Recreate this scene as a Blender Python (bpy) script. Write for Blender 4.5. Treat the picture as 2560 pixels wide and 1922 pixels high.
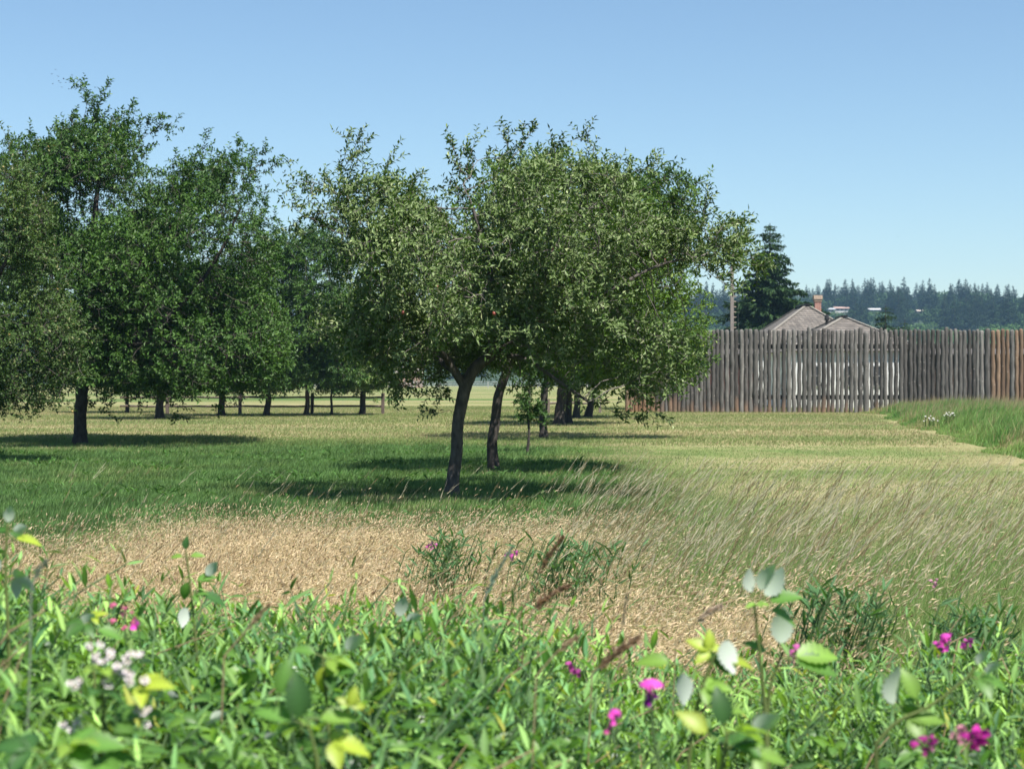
import bpy, math, random
import numpy as np
from mathutils import Vector, noise as mnoise
R = math.radians
for o in list(bpy.data.objects): bpy.data.objects.remove(o)
S = bpy.context.scene
COL = S.collection
# ---------------------------------------------------------------- camera
EYE, F, CX, HY = 1.83, 4500.0, 1280.0, 950.0
cam_d = bpy.data.cameras.new('camera'); cam = bpy.data.objects.new('camera', cam_d); COL.objects.link(cam)
cam.location = (0, 0, EYE); cam.rotation_euler = (R(90), 0, 0)
cam_d.sensor_width = 36; cam_d.lens = F / 2560 * 36; cam_d.shift_y = -11 / 2560
cam_d.clip_start = 0.1; cam_d.clip_end = 8000
cam_d.dof.use_dof = True; cam_d.dof.focus_distance = 16; cam_d.dof.aperture_fstop = 6.4
S.camera = cam
S.render.resolution_x = 1024; S.render.resolution_y = 768
# ---------------------------------------------------------------- sky and sun
SUN_EL, SUN_AZ = 60.0, 142.0        # azimuth clockwise from +Y (view direction)
w = bpy.data.worlds.new('World'); S.world = w; w.use_nodes = True
nt = w.node_tree; bg = nt.nodes['Background']
sk = nt.nodes.new('ShaderNodeTexSky'); sk.sky_type = 'NISHITA'; sk.sun_disc = False
sk.sun_elevation = R(SUN_EL); sk.sun_rotation = R(SUN_AZ); sk.air_density = 1.0; sk.dust_density = 0.3; sk.ozone_density = 1.5; sk.altitude = 20
tint = nt.nodes.new('ShaderNodeMixRGB'); tint.blend_type = 'MULTIPLY'; tint.inputs[0].default_value = 1; tint.inputs[2].default_value = (.89, 1.0, 1.06, 1)
nt.links.new(sk.outputs[0], tint.inputs[1]); nt.links.new(tint.outputs[0], bg.inputs[0]); bg.inputs[1].default_value = 0.058
sd = bpy.data.lights.new('sun', 'SUN'); so = bpy.data.objects.new('sun', sd); COL.objects.link(so)
sd.energy = 5.0; sd.angle = R(0.5); sd.color = (1.0, 0.955, 0.88)
sv = Vector((math.sin(R(SUN_AZ)) * math.cos(R(SUN_EL)), math.cos(R(SUN_AZ)) * math.cos(R(SUN_EL)), math.sin(R(SUN_EL))))
so.rotation_euler = sv.to_track_quat('Z', 'Y').to_euler(); so.location = sv * 50
S.view_settings.view_transform = 'Standard'; S.view_settings.look = 'None'; S.view_settings.exposure = 1.2; S.view_settings.gamma = 1
S.render.engine = 'CYCLES'
S.cycles.max_bounces = 8; S.cycles.transparent_max_bounces = 8; S.cycles.volume_bounces = 1
# ---------------------------------------------------------------- helpers
def at(px, py, Y): return np.array([(px - CX) / F * Y, Y, EYE - (py - HY) / F * Y])
def gy(py): return F * EYE / (py - HY)
def gnd(px, py): Y = gy(py); return np.array([(px - CX) / F * Y, Y, 0.0])
def tag(o, label=None, cat=None, group=None, kind=None):
    if label: o['label'] = label
    if cat: o['category'] = cat
    if group: o['group'] = group
    if kind: o['kind'] = kind
    return o
def empty(name, loc=(0, 0, 0)):
    o = bpy.data.objects.new(name, None); COL.objects.link(o); o.location = loc; o.empty_display_size = .2; return o
class MB:
    """collects faces (with per-vertex colour) into one mesh"""
    def __init__(s): s.v = []; s.f = []; s.c = []; s.n = 0; s.m = []
    def add(s, v, f, c=(.5, .5, .5), m=0):
        v = np.asarray(v, np.float32).reshape(-1, 3); f = np.asarray(f, np.int64)
        if f.ndim == 1: f = f[None]
        c = np.asarray(c, np.float32)
        if c.ndim == 1: c = np.tile(c, (len(v), 1))
        s.v.append(v); s.c.append(c); s.f.append(f + s.n); s.m.append(np.full(len(f), m, np.int32)); s.n += len(v)
    def box(s, lo, hi, c=(.5, .5, .5), m=0):
        x0, y0, z0 = lo; x1, y1, z1 = hi
        v = [(x0,y0,z0),(x1,y0,z0),(x1,y1,z0),(x0,y1,z0),(x0,y0,z1),(x1,y0,z1),(x1,y1,z1),(x0,y1,z1)]
        s.add(v, [(0,3,2,1),(4,5,6,7),(0,1,5,4),(1,2,6,5),(2,3,7,6),(3,0,4,7)], c, m)
    def beam(s, a, b, w, h, c=(.5,.5,.5), m=0, jit=0, rng=None):
        a = np.array(a, float); b = np.array(b, float); d = b - a; d /= np.linalg.norm(d)
        up = np.array([0, 0, 1.]) if abs(d[2]) < .9 else np.array([0, 1., 0]); r = np.cross(d, up); r /= np.linalg.norm(r); u = np.cross(r, d)
        v = [p + r * sx * w / 2 + u * sz * h / 2 for p in (a, b) for sx, sz in ((-1,-1),(1,-1),(1,1),(-1,1))]
        if jit: v = [q + rng.uniform(-jit, jit, 3) for q in v]
        s.add(v, [(0,3,2,1),(4,5,6,7),(0,1,5,4),(1,2,6,5),(2,3,7,6),(3,0,4,7)], c, m)
    def tube(s, P, rad, sides=6, c=(.5,.5,.5), m=0, cap=True, rng=None, rough=0):
        P = np.asarray(P, float); n = len(P); rad = np.broadcast_to(np.asarray(rad, float), (n,))
        T = np.gradient(P, axis=0); T /= np.maximum(np.linalg.norm(T, axis=1, keepdims=True), 1e-9)
        ref = np.array([0.31, 0.95, 0.1]) if abs(T[:, 1]).mean() < .8 else np.array([1., 0, 0])
        A = np.cross(T, ref); A /= np.linalg.norm(A, axis=1, keepdims=True); B = np.cross(T, A)
        a = np.arange(sides) / sides * 2 * math.pi
        rr = rad[:, None] * np.ones(sides)
        if rng is not None and rough: rr = rr * (1 + rng.uniform(-rough, rough, rr.shape))
        V = P[:, None] + rr[..., None] * (np.cos(a)[None, :, None] * A[:, None] + np.sin(a)[None, :, None] * B[:, None])
        i = np.arange(n - 1)[:, None] * sides; j = np.arange(sides); k = (j + 1) % sides
        f = np.stack([i + j, i + k, i + sides + k, i + sides + j], -1).reshape(-1, 4)
        s.add(V.reshape(-1, 3), f, c, m)
        if cap:
            e = V[-1]; cc = c if np.asarray(c).ndim == 1 else np.asarray(c)[-1]
            s.add(np.vstack([e, P[-1] + T[-1] * rad[-1] * .5]), [(q, (q + 1) % sides, sides, sides) for q in range(sides)], cc, m)
    def build(s, name, mat, parent=None, smooth=False, origin=None):
        V = np.concatenate(s.v); C = np.concatenate(s.c) * .78
        if origin is not None: V = V - np.asarray(origin, np.float32)
        quads = []; mi = []
        loops = []; starts = []; tot = 0
        for f, m in zip(s.f, s.m):
            if f.shape[1] == 4:
                deg = f[:, 2] == f[:, 3]
                for sub, mm in ((f[~deg], m[~deg]), (f[deg][:, :3], m[deg])):
                    if len(sub):
                        k = sub.shape[1]; loops.append(sub.ravel()); starts.append(tot + np.arange(len(sub)) * k); tot += sub.size; mi.append(mm)
            else:
                k = f.shape[1]; loops.append(f.ravel()); starts.append(tot + np.arange(len(f)) * k); tot += f.size; mi.append(m)
        L = np.concatenate(loops); ST = np.concatenate(starts); MI = np.concatenate(mi)
        me = bpy.data.meshes.new(name); me.vertices.add(len(V)); me.vertices.foreach_set('co', V.astype(np.float32).ravel())
        me.loops.add(len(L)); me.loops.foreach_set('vertex_index', L.astype(np.int32))
        me.polygons.add(len(ST)); me.polygons.foreach_set('loop_start', ST.astype(np.int32))
        me.polygons.foreach_set('material_index', MI)
        if smooth: me.polygons.foreach_set('use_smooth', np.ones(len(ST), bool))
        ca = me.color_attributes.new('col', 'FLOAT_COLOR', 'POINT')
        ca.data.foreach_set('color', np.hstack([C, np.ones((len(C), 1), np.float32)]).ravel().astype(np.float32))
        me.update(); me.validate()
        for m in (mat if isinstance(mat, (list, tuple)) else [mat]): me.materials.append(m)
        if not smooth: me.polygons.foreach_set('use_smooth', np.zeros(len(ST), bool))
        o = bpy.data.objects.new(name, me); COL.objects.link(o)
        if parent is not None: o.parent = parent
        return o
def nrm(a): return a / np.maximum(np.linalg.norm(a, axis=-1, keepdims=True), 1e-9)
# ---------------------------------------------------------------- materials
class NT:
    def __init__(s, name):
        s.m = bpy.data.materials.new(name); s.m.use_nodes = True; s.t = s.m.node_tree
        s.bs = s.t.nodes['Principled BSDF']; s.out = s.t.nodes['Material Output']
    def n(s, typ, **kw):
        x = s.t.nodes.new('ShaderNode' + typ)
        for k, v in kw.items():
            if k.startswith('i_'):
                key = k[2:]; key = int(key) if key.isdigit() else key.replace('_', ' ')
                x.inputs[key].default_value = v
            else: setattr(x, k, v)
        return x
    def l(s, a, b): s.t.links.new(a, b)
    def noise(s, vec, scale, detail=4, rough=.55, dist=0):
        x = s.n('TexNoise', i_Scale=scale, i_Detail=detail, i_Roughness=rough, i_Distortion=dist)
        if vec is not None: s.l(vec, x.inputs['Vector'])
        return x.outputs[0]
    def mapping(s, vec, scale=(1, 1, 1), rot=(0, 0, 0)):
        x = s.n('Mapping'); x.inputs['Scale'].default_value = scale; x.inputs['Rotation'].default_value = rot; s.l(vec, x.inputs[0]); return x.outputs[0]
    def ramp(s, fac, stops):
        x = s.n('ValToRGB'); e = x.color_ramp.elements
        while len(e) < len(stops): e.new(.5)
        for k, (p, c) in enumerate(stops): e[k].position = p; e[k].color = (*c, 1) if len(c) == 3 else c
        s.l(fac, x.inputs[0]); return x.outputs[0]
    def mix(s, fac, a, b, mode='MIX'):
        x = s.n('MixRGB', blend_type=mode)
        for k, q in ((0, fac), (1, a), (2, b)):
            if hasattr(q, 'is_linked'): s.l(q, x.inputs[k])
            else: x.inputs[k].default_value = q if k == 0 else (*q, 1)
        return x.outputs[0]
    def math(s, op, a, b=0.0, clamp=False):
        x = s.n('Math', operation=op, use_clamp=clamp)
        for k, q in ((0, a), (1, b)):
            if hasattr(q, 'is_linked'): s.l(q, x.inputs[k])
            else: x.inputs[k].default_value = q
        return x.outputs[0]
    def bump(s, h, strength=.5, dist=.02):
        x = s.n('Bump', i_Strength=strength, i_Distance=dist); s.l(h, x.inputs['Height']); s.l(x.outputs[0], s.bs.inputs['Normal'])
    def col(s, c): s.l(c, s.bs.inputs['Base Color'])
def leaf_mat(name, under=(1, 1, 1), umix=0.0, trans=.3, rough=.45, spec=.35, tcol=(1.3, 1.5, .5)):
    """vertex-coloured two-sided leaf: underside mixes to a paler colour, some light passes through"""
    k = NT(name); a = k.n('Attribute', attribute_name='col'); g = k.n('NewGeometry')
    c = a.outputs['Color']
    if umix > 0: c = k.mix(k.math('MULTIPLY', g.outputs['Backfacing'], umix), c, under)
    k.col(c); k.bs.inputs['Roughness'].default_value = rough; k.bs.inputs['Specular IOR Level'].default_value = spec
    tr = k.n('BsdfTranslucent'); k.l(k.mix(1.0, a.outputs['Color'], tcol, 'MULTIPLY'), tr.inputs[0])
    mx = k.n('MixShader'); mx.inputs[0].default_value = trans
    k.l(k.bs.outputs[0], mx.inputs[1]); k.l(tr.outputs[0], mx.inputs[2]); k.l(mx.outputs[0], k.out.inputs[0])
    return k.m
def vcol_mat(name, rough=.8, nscale=8, namp=.35, stretch=(1, 1, 1), bump=.4, bdist=.01, spec=.2):
    k = NT(name); a = k.n('Attribute', attribute_name='col'); tc = k.n('TexCoord')
    v = k.mapping(tc.outputs['Object'], stretch); n1 = k.noise(v, nscale, 6, .65)
    c = k.mix(1.0, a.outputs['Color'], k.ramp(n1, [(.3, (1 - namp,) * 3), (.72, (1 + namp,) * 3)]), 'MULTIPLY')
    k.col(c); k.bs.inputs['Roughness'].default_value = rough; k.bs.inputs['Specular IOR Level'].default_value = spec
    if bump: k.bump(n1, bump, bdist)
    return k.m
M_apple = leaf_mat('apple_leaf', (.27, .34, .16), .42, .20, .5, .22)
M_green = leaf_mat('orchard_leaf', (.10, .18, .06), .3, .20, .5, .2)
M_fir = leaf_mat('fir_needles', trans=.08, rough=.7, spec=.15)
M_grass = leaf_mat('grass_blade', trans=.42, rough=.6, spec=.25, tcol=(1.1, 1.2, .6))
M_dry = leaf_mat('dry_grass', trans=.42, rough=.7, spec=.15, tcol=(1.1, 1.05, .8))
M_pea = leaf_mat('pea_leaf', (.15, .24, .10), .3, .34, .6, .2, (1.35, 1.45, .45))
M_bram = leaf_mat('bramble_leaf', (.60, .66, .58), .85, .38, .45, .35, (1.6, 1.7, .35))
M_petal = leaf_mat('petal', trans=.35, rough=.6, spec=.1, tcol=(1.1, .9, 1.1))
M_bark = vcol_mat('bark', .9, 14, .55, (1, 1, .35), 1.0, .03)
M_twig = vcol_mat('twig_bark', .85, 20, .3, (1, 1, 1), .3)
M_wood = vcol_mat('weathered_wood', .85, 9, .3, (3, 3, .35), .5, .01)
M_far = vcol_mat('painted_wall', .8, 3, .1, (1, 1, 1), 0)
M_dark = vcol_mat('dark_metal', .5, 10, .15, (1, 1, 1), 0)
M_bird = vcol_mat('bird_feathers', .8, 30, .2, (1, 1, 1), 0)
M_fruit = vcol_mat('apple_skin', .35, 30, .25, (1, 1, 1), 0, spec=.5)
# ---------------------------------------------------------------- ground and hill
def ground_mat():
    k = NT('meadow_ground'); tc = k.n('TexCoord'); P = tc.outputs['Object']
    sep = k.n('SeparateXYZ'); k.l(P, sep.inputs[0]); X, Y = sep.outputs[0], sep.outputs[1]
    big = k.noise(P, .09, 5, .6); mid = k.noise(P, .55, 6, .65, .4); fine = k.noise(P, 7, 6, .7); 
    # mowing swaths: bands that run across the view and bend on the right
    wv = k.n('TexWave', wave_type='BANDS', bands_direction='Y', i_Scale=.028, i_Distortion=9, i_Detail=4); wv.inputs['Detail Scale'].default_value = .7
    k.l(k.mapping(P, (.35, 1, 1), (0, 0, R(-14))), wv.inputs[0])
    t = k.math('ADD', k.math('MULTIPLY', mid, .55), k.math('MULTIPLY', big, .35))
    t = k.math('ADD', t, k.math('MULTIPLY', wv.outputs[1], .14))
    t = k.math('ADD', t, k.math('MULTIPLY', fine, .18))
    mown = k.ramp(t, [(.40, (.11, .17, .05)), (.54, (.21, .25, .09)), (.66, (.33, .31, .15)), (.82, (.50, .41, .24))])
    # lush strip of longer grass under the near fruit trees
    lx = k.math('SUBTRACT', 1, k.math('SMOOTH_MIN', 1, 0)) 
    e1 = k.n('MapRange', interpolation_type='SMOOTHSTEP'); e1.inputs[1].default_value = 50; e1.inputs[2].default_value = 63; e1.inputs[3].default_value = 1; e1.inputs[4].default_value = 0
    k.l(k.math('ADD', Y, k.math('MULTIPLY', mid, 6)), e1.inputs[0])
    e2 = k.n('MapRange', interpolation_type='SMOOTHSTEP'); e2.inputs[1].default_value = 1.0; e2.inputs[2].default_value = 4.4; e2.inputs[3].default_value = 1; e2.inputs[4].default_value = 0
    k.l(k.math('SUBTRACT', X, k.math('MULTIPLY', mid, .8)), e2.inputs[0])
    lush = k.ramp(k.math('ADD', k.math('MULTIPLY', mid, .6), k.math('MULTIPLY', fine, .4)), [(.35, (.05, .10, .024)), (.55, (.10, .155, .04)), (.75, (.15, .17, .07))])
    c = k.mix(k.math('MULTIPLY', e1.outputs[0], e2.outputs[0]), mown, lush)
    # far field beyond the rail fence
    far = k.ramp(k.math('ADD', k.math('MULTIPLY', k.noise(k.mapping(P, (.3, 1, 1)), .05, 6, .65), .8), k.math('MULTIPLY', fine, .2)), [(.40, (.08, .14, .035)), (.48, (.17, .20, .07)), (.56, (.30, .26, .135)), (.64, (.15, .20, .065))])
    e3 = k.n('MapRange', interpolation_type='SMOOTHSTEP'); e3.inputs[1].default_value = 108; e3.inputs[2].default_value = 150; k.l(Y, e3.inputs[0])
    c = k.mix(e3.outputs[0], c, far)
    k.col(k.mix(1, c, (.8, .8, .8), 'MULTIPLY')); k.bs.inputs['Roughness'].default_value = .95; k.bs.inputs['Specular IOR Level'].default_value = .1
    k.bump(k.noise(P, 22, 5, .75), .9, .06)
    return k.m
M_ground = ground_mat()
b = MB(); xs = np.concatenate([np.linspace(-1300, -40, 12), np.linspace(-36, 36, 37), np.linspace(40, 1300, 12)]); ys = np.concatenate([[-200, -60, -10], np.linspace(0, 130, 66), np.linspace(150, 1450, 16)])
GX, GY = np.meshgrid(xs, ys)
def bank_edge(Y): return np.interp(Y, [20, 38, 48, 59, 75, 84, 92], [9.9, 10.9, 12.6, 14.1, 15.9, 17.5, 19.2])
def ground_z(X, Y):
    near = np.abs(X) < 60
    m = np.clip((X - bank_edge(Y)) / 3.0, 0, 1) * np.clip((Y - 28) / 12, 0, 1) * np.clip((100 - Y) / 6, 0, 1) * np.clip((60 - X) / 25, 0, 1)
    return .28 * m * m * (3 - 2 * m)
GZ = ground_z(GX, GY)
n1, n2 = GX.shape; idx = np.arange(n1 * n2).reshape(n1, n2)
b.add(np.stack([GX, GY, GZ], -1), np.stack([idx[:-1, :-1], idx[:-1, 1:], idx[1:, 1:], idx[1:, :-1]], -1).reshape(-1, 4))
tag(b.build('ground', M_ground, smooth=True), kind='structure')
def hill_z(X, Y):
    return np.interp(Y, [560, 640, 800, 1000, 1180, 1400, 1440], [-2, 2, 12, 33, 42, 40, 38]) + 3 * np.sin(X / 90.) + 2.5 * np.sin(X / 37. + 1) - 3 * np.clip((X - 250) / 250, 0, 2)
kh = NT('hill_ground'); tch = kh.n('TexCoord'); kh.col(kh.ramp(kh.noise(tch.outputs['Object'], .03, 6, .7), [(.35, (.012, .03, .012)), (.65, (.03, .055, .02))])); kh.bs.inputs['Roughness'].default_value = 1
b = MB(); hx, hy = np.meshgrid(np.linspace(-900, 900, 80), np.linspace(560, 1440, 50)); n1, n2 = hx.shape; idx = np.arange(n1 * n2).reshape(n1, n2)
b.add(np.stack([hx, hy, hill_z(hx, hy)], -1), np.stack([idx[:-1, :-1], idx[:-1, 1:], idx[1:, 1:], idx[1:, :-1]], -1).reshape(-1, 4)); tag(b.build('hill', kh.m, smooth=True), kind='structure')
# ---------------------------------------------------------------- palisade
rng = np.random.default_rng(5)
def pole_mat(name, top, mid, streak, base, bz):
    k = NT(name); tc = k.n('TexCoord'); oi = k.n('ObjectInfo'); P = tc.outputs['Object']
    off = k.n('VectorMath', operation='ADD'); k.l(P, off.inputs[0]); cmb = k.n('CombineXYZ'); k.l(k.math('MULTIPLY', oi.outputs['Random'], 60), cmb.inputs[0]); k.l(cmb.outputs[0], off.inputs[1])
    V = off.outputs[0]
    n1 = k.noise(k.mapping(V, (9, 9, .55)), 1.6, 6, .7); n2 = k.noise(V, 2.3, 3, .6)
    c = k.ramp(n1, [(.3, mid), (.5, top), (.74, streak)])
    c = k.mix(k.math('MULTIPLY', n2, .5), c, mid)
    c = k.mix(1, c, k.ramp(oi.outputs['Random'], [(0, (.42, .41, .40)), (.35, (.60, .59, .58)), (.7, (.77, .77, .76)), (1, (1.2, 1.2, 1.18))]), 'MULTIPLY')
    vor = k.n('TexVoronoi', i_Scale=3.2); k.l(k.mapping(V, (1, 1, 1.3)), vor.inputs[0])
    knot = k.ramp(vor.outputs[0], [(.05, (1, 1, 1)), (.16, (0, 0, 0))])
    c = k.mix(k.math('MULTIPLY', knot, .45), c, (.42, .38, .34))
    sep = k.n('SeparateXYZ'); k.l(P, sep.inputs[0])
    mr = k.n('MapRange'); mr.inputs[1].default_value = 0.05; mr.inputs[2].default_value = bz; mr.inputs[3].default_value = 1; mr.inputs[4].default_value = 0
    k.l(k.math('ADD', sep.outputs[2], k.math('MULTIPLY', k.math('SUBTRACT', oi.outputs['Random'], .5), 1.1)), mr.inputs[0])
    c = k.mix(k.math('MULTIPLY', mr.outputs[0], n2, True), c, base)
    k.col(c); k.bs.inputs['Roughness'].default_value = .85; k.bs.inputs['Specular IOR Level'].default_value = .2
    k.bump(n1, .6, .015); return k.m
M_pole = pole_mat('grey_log', (.125, .118, .112), (.056, .052, .049), (.29, .28, .265), (.20, .125, .08), .5)
M_pole2 = pole_mat('brown_log', (.22, .145, .095), (.12, .085, .065), (.36, .26, .19), (.22, .12, .06), 1.0)
PY = 101.7; pm = F / PY
palisade = empty('palisade', ((2060 - CX) / F * PY, PY, 0))
tag(palisade, 'tall palisade wall of weathered grey logs with orange-brown logs at its ends', 'palisade')
def pole(x, y, r, h, mat, bend):
    mb = MB(); m = 26; z = np.linspace(-.25, h - r * .75, m); t = z / h
    cx = bend * np.sin(t * 3.0) + .012 * np.sin(t * 23 + bend * 400) ; cy = .5 * bend * np.cos(t * 4)
    rr = r * (1.06 - .1 * t) * (1 + rng.uniform(-.035, .035, m))
    for kk in rng.integers(1, m - 1, 5): rr[kk] *= 1.1
    P = np.stack([cx, cy, z], 1)
    P = np.vstack([P, [cx[-1], cy[-1], h - r * .4], [cx[-1], cy[-1], h - r * .12], [cx[-1], cy[-1], h]]); rr = np.concatenate([rr, [r * .84, r * .58, r * .15]])
    mb.tube(P, rr, 11, rng=rng, rough=.03)
    o = mb.build('log', mat, palisade, smooth=True); o.location = np.array([x, y, 0]) - np.array(palisade.location); return o
px = 1566.0
special = {2148: (5.6, .12), 1883: (6.6, 0), 2161: (7.2, -.12), 2452: (7.0, .05)}
while px < 2600:
    hw = rng.uniform(4.2, 5.9); extra = rng.uniform(-.055, .045) + (.12 if rng.random() < .06 else 0)
    for sx, (sw, se) in special.items():
        if abs(px + hw - sx) < 6: hw = sw; extra = se
    gap = rng.uniform(1.1, 2.4) if 1900 < px < 2256 else rng.uniform(.2, .9)
    c = px + hw; px += 2 * hw + gap
    h = 4.68 + extra - .0001 * (c - 2100)
    mat = M_pole2 if (c > 2462 or c < 1636) and not (2500 < c < 2512) else M_pole
    o = pole((c - CX) / pm, PY + (1900 - c) * .003 + rng.uniform(-.03, .03), hw / pm, h, mat, rng.uniform(-.03, .03))
    if mat is M_pole2: o['label'] = 'newer orange-brown log'
for z in (3.72, .86):
    mb = MB(); mb.beam(((1560 - CX) / pm, PY + 1.18, z), ((2606 - CX) / pm, PY - 1.9 + .42 + .2, z), .14, .26, (.05, .045, .042)); o = mb.build('rail', M_wood, palisade)
    o.location = -np.array(palisade.location)
# ---------------------------------------------------------------- fort buildings behind the palisade
def shingle_mat():
    k = NT('cedar_shingles'); tc = k.n('TexCoord'); P = tc.outputs['Object']; sp = k.n('SeparateXYZ'); k.l(P, sp.inputs[0])
    cb = k.n('CombineXYZ'); k.l(k.math('ADD', sp.outputs[0], sp.outputs[1]), cb.inputs[0]); k.l(sp.outputs[2], cb.inputs[1])
    br = k.n('TexBrick'); k.l(cb.outputs[0], br.inputs[0]); br.inputs['Scale'].default_value = 1; br.inputs['Brick Width'].default_value = .3; br.inputs['Row Height'].default_value = .17; br.inputs['Mortar Size'].default_value = .02
    br.inputs['Color1'].default_value = (.185, .165, .148, 1); br.inputs['Color2'].default_value = (.10, .088, .08, 1); br.inputs['Mortar'].default_value = (.05, .045, .04, 1)
    k.col(k.mix(1, br.outputs[0], k.ramp(k.noise(P, 1.2, 5, .7), [(.3, (.55, .55, .55)), (.7, (1.05, 1.03, 1.0))]), 'MULTIPLY')); k.bs.inputs['Roughness'].default_value = .9; k.bump(br.outputs[1], -.5, .03); return k.m
def siding_mat():
    k = NT('white_clapboard'); tc = k.n('TexCoord'); wv = k.n('TexWave', wave_type='BANDS', bands_direction='Z', wave_profile='SAW', i_Scale=1.6, i_Distortion=0); k.l(tc.outputs['Object'], wv.inputs[0])
    k.col(k.ramp(wv.outputs[1], [(0, (.4, .4, .4)), (.12, (.66, .66, .65)), (1, (.68, .68, .66))])); k.bs.inputs['Roughness'].default_value = .6; k.bump(wv.outputs[1], .6, .03); return k.m
def brick_mat():
    k = NT('red_brick'); tc = k.n('TexCoord'); sp = k.n('SeparateXYZ'); k.l(tc.outputs['Object'], sp.inputs[0]); cb = k.n('CombineXYZ'); k.l(k.math('ADD', sp.outputs[0], sp.outputs[1]), cb.inputs[0]); k.l(sp.outputs[2], cb.inputs[1])
    br = k.n('TexBrick'); k.l(cb.outputs[0], br.inputs[0]); br.inputs['Scale'].default_value = 1; br.inputs['Brick Width'].default_value = .24; br.inputs['Row Height'].default_value = .09; br.inputs['Mortar Size'].default_value = .012
    br.inputs['Color1'].default_value = (.30, .11, .075, 1); br.inputs['Color2'].default_value = (.17, .06, .045, 1); br.inputs['Mortar'].default_value = (.36, .28, .24, 1)
    k.col(br.outputs[0]); k.bs.inputs['Roughness'].default_value = .9; return k.m
M_shin, M_side, M_brick = shingle_mat(), siding_mat(), brick_mat()
def quad_slab(mb, pts, th, c=(.2, .2, .2)):
    P = np.array(pts, float); n = np.cross(P[1] - P[0], P[2] - P[0]); n /= np.linalg.norm(n)
    if n[2] < 0: P = P[::-1]; n = -n
    k = len(P); V = np.vstack([P, P - n * th]); mb.add(V, [list(range(k))], c); mb.add(V, [list(range(2 * k - 1, k - 1, -1))], c)
    mb.add(V, [(i, k + i, k + (i + 1) % k, (i + 1) % k) for i in range(k)], c)
def hip_house(name, label, cx, y0, depth, hw, ez, rz, hipd, windows, chimneys=(), pipes=()):
    t = empty(name, (cx, y0 + depth / 2, 0)); tag(t, label, 'building'); O = np.array([cx, y0 + depth / 2, 0])
    def fin(mb, nm, m, par=None):
        o = mb.build(nm, m, t if par is None else par, origin=O); return o
    oh = .35
    mb = MB(); mb.box((cx - hw + oh, y0 + oh, 0), (cx + hw - oh, y0 + depth - oh, ez + .05), (.8, .8, .8)); fin(mb, 'wall', M_side)
    a, bq, c, d = (cx - hw, y0, ez), (cx + hw, y0, ez), (cx + hw, y0 + depth, ez), (cx - hw, y0 + depth, ez)
    e, f = (cx, y0 + hipd, rz), (cx, y0 + depth - hipd, rz)
    mb = MB()
    for q in ((a, bq, e), (bq, c, f, e), (c, d, f), (d, a, e, f)): quad_slab(mb, q, .06)
    roof = fin(mb, 'roof', M_shin)
    for p, q in ((a, e), (bq, e), (c, f), (d, f)):
        mb = MB(); p = np.array(p) + (0, 0, .05); q = np.array(q) + (0, 0, .05); q = q + (p - q) * .045; mb.beam(p, q, .2, .07, (.26, .24, .21)); mb.build('hip_trim', M_wood, roof, origin=O)
    mb = MB(); mb.beam((cx, y0 + hipd - .25, rz + .06), (cx, y0 + depth - hipd + .25, rz + .06), .42, .12, (.012, .012, .014)); mb.build('ridge_cap', M_dark, roof, origin=O)
    for (wx, z0, z1, ww) in windows:
        mb = MB(); mb.box((wx - ww / 2, y0 + oh - .06, z0), (wx + ww / 2, y0 + oh + .02, z1), (.05, .055, .06)); wo = fin(mb, 'window', M_dark)
        mb = MB(); 
        for s in (-1, 1): mb.box((wx + s * ww / 2 - .05, y0 + oh - .1, z0), (wx + s * ww / 2 + .05, y0 + oh - .062, z1), (.3, .3, .29))
        for zz in (z0, (z0 + z1) / 2, z1): mb.box((wx - ww / 2 + .052, y0 + oh - .1, zz - .04), (wx + ww / 2 - .052, y0 + oh - .062, zz + .04), (.3, .3, .29))
        mb.build('frame', M_far, wo, origin=O)
    for (x, y, z0, z1, ww) in chimneys:
        mb = MB(); mb.box((x - ww / 2, y - ww / 2, z0), (x + ww / 2, y + ww / 2, z1 - .5), (.3, .1, .1)); co = mb.build('chimney', M_brick, roof, origin=O)
        mb = MB(); mb.box((x - ww / 2 - .05, y - ww / 2 - .05, z1 - .5), (x + ww / 2 + .05, y + ww / 2 + .05, z1 - .32), (.36, .26, .2)); mb.box((x - ww / 2 - .1, y - ww / 2 - .1, z1 - .32), (x + ww / 2 + .1, y + ww / 2 + .1, z1), (.42, .32, .25))
        mb.build('chimney_cap', M_wood, roof, origin=O)
    for (x, y, z0, z1) in pipes:
        mb = MB(); mb.tube([(x, y, z0), (x, y, z1 - .35)], .1, 8, (.03, .028, .028)); mb.tube([(x, y, z1 - .35), (x, y, z1 - .25), (x, y, z1)], [.16, .17, .13], 8, (.03, .028, .028)); mb.build('stove_pipe', M_dark, roof, origin=O)
    return t
hip_house('clapboard_house', 'white clapboard building with the higher shingled hip roof and a red brick chimney', (2017 - CX) / F * 141, 136, 14, 5.3, 4.04, EYE + 187 / F * 141, 5,
          [((x - CX) / F * 136, 1.4, 3.0, 1.1) for x in (1935, 1992)], chimneys=[((2046 - CX) / F * 143, 143.4, 5.6, EYE + 212 / F * 143, .5)])
hip_house('clapboard_house', 'white clapboard building with the lower shingled hip roof and a thin black stove pipe', (2110 - CX) / F * 123, 118, 12, 4.67, 3.75, EYE + 157 / F * 123, 5,
          [((x - CX) / F * 118, 1.45, 2.75, .75) for x in (2038, 2131, 2198)], pipes=[((2067 - CX) / F * 124.6, 124.6, 4.4, EYE + 162 / F * 124.6)])
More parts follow.
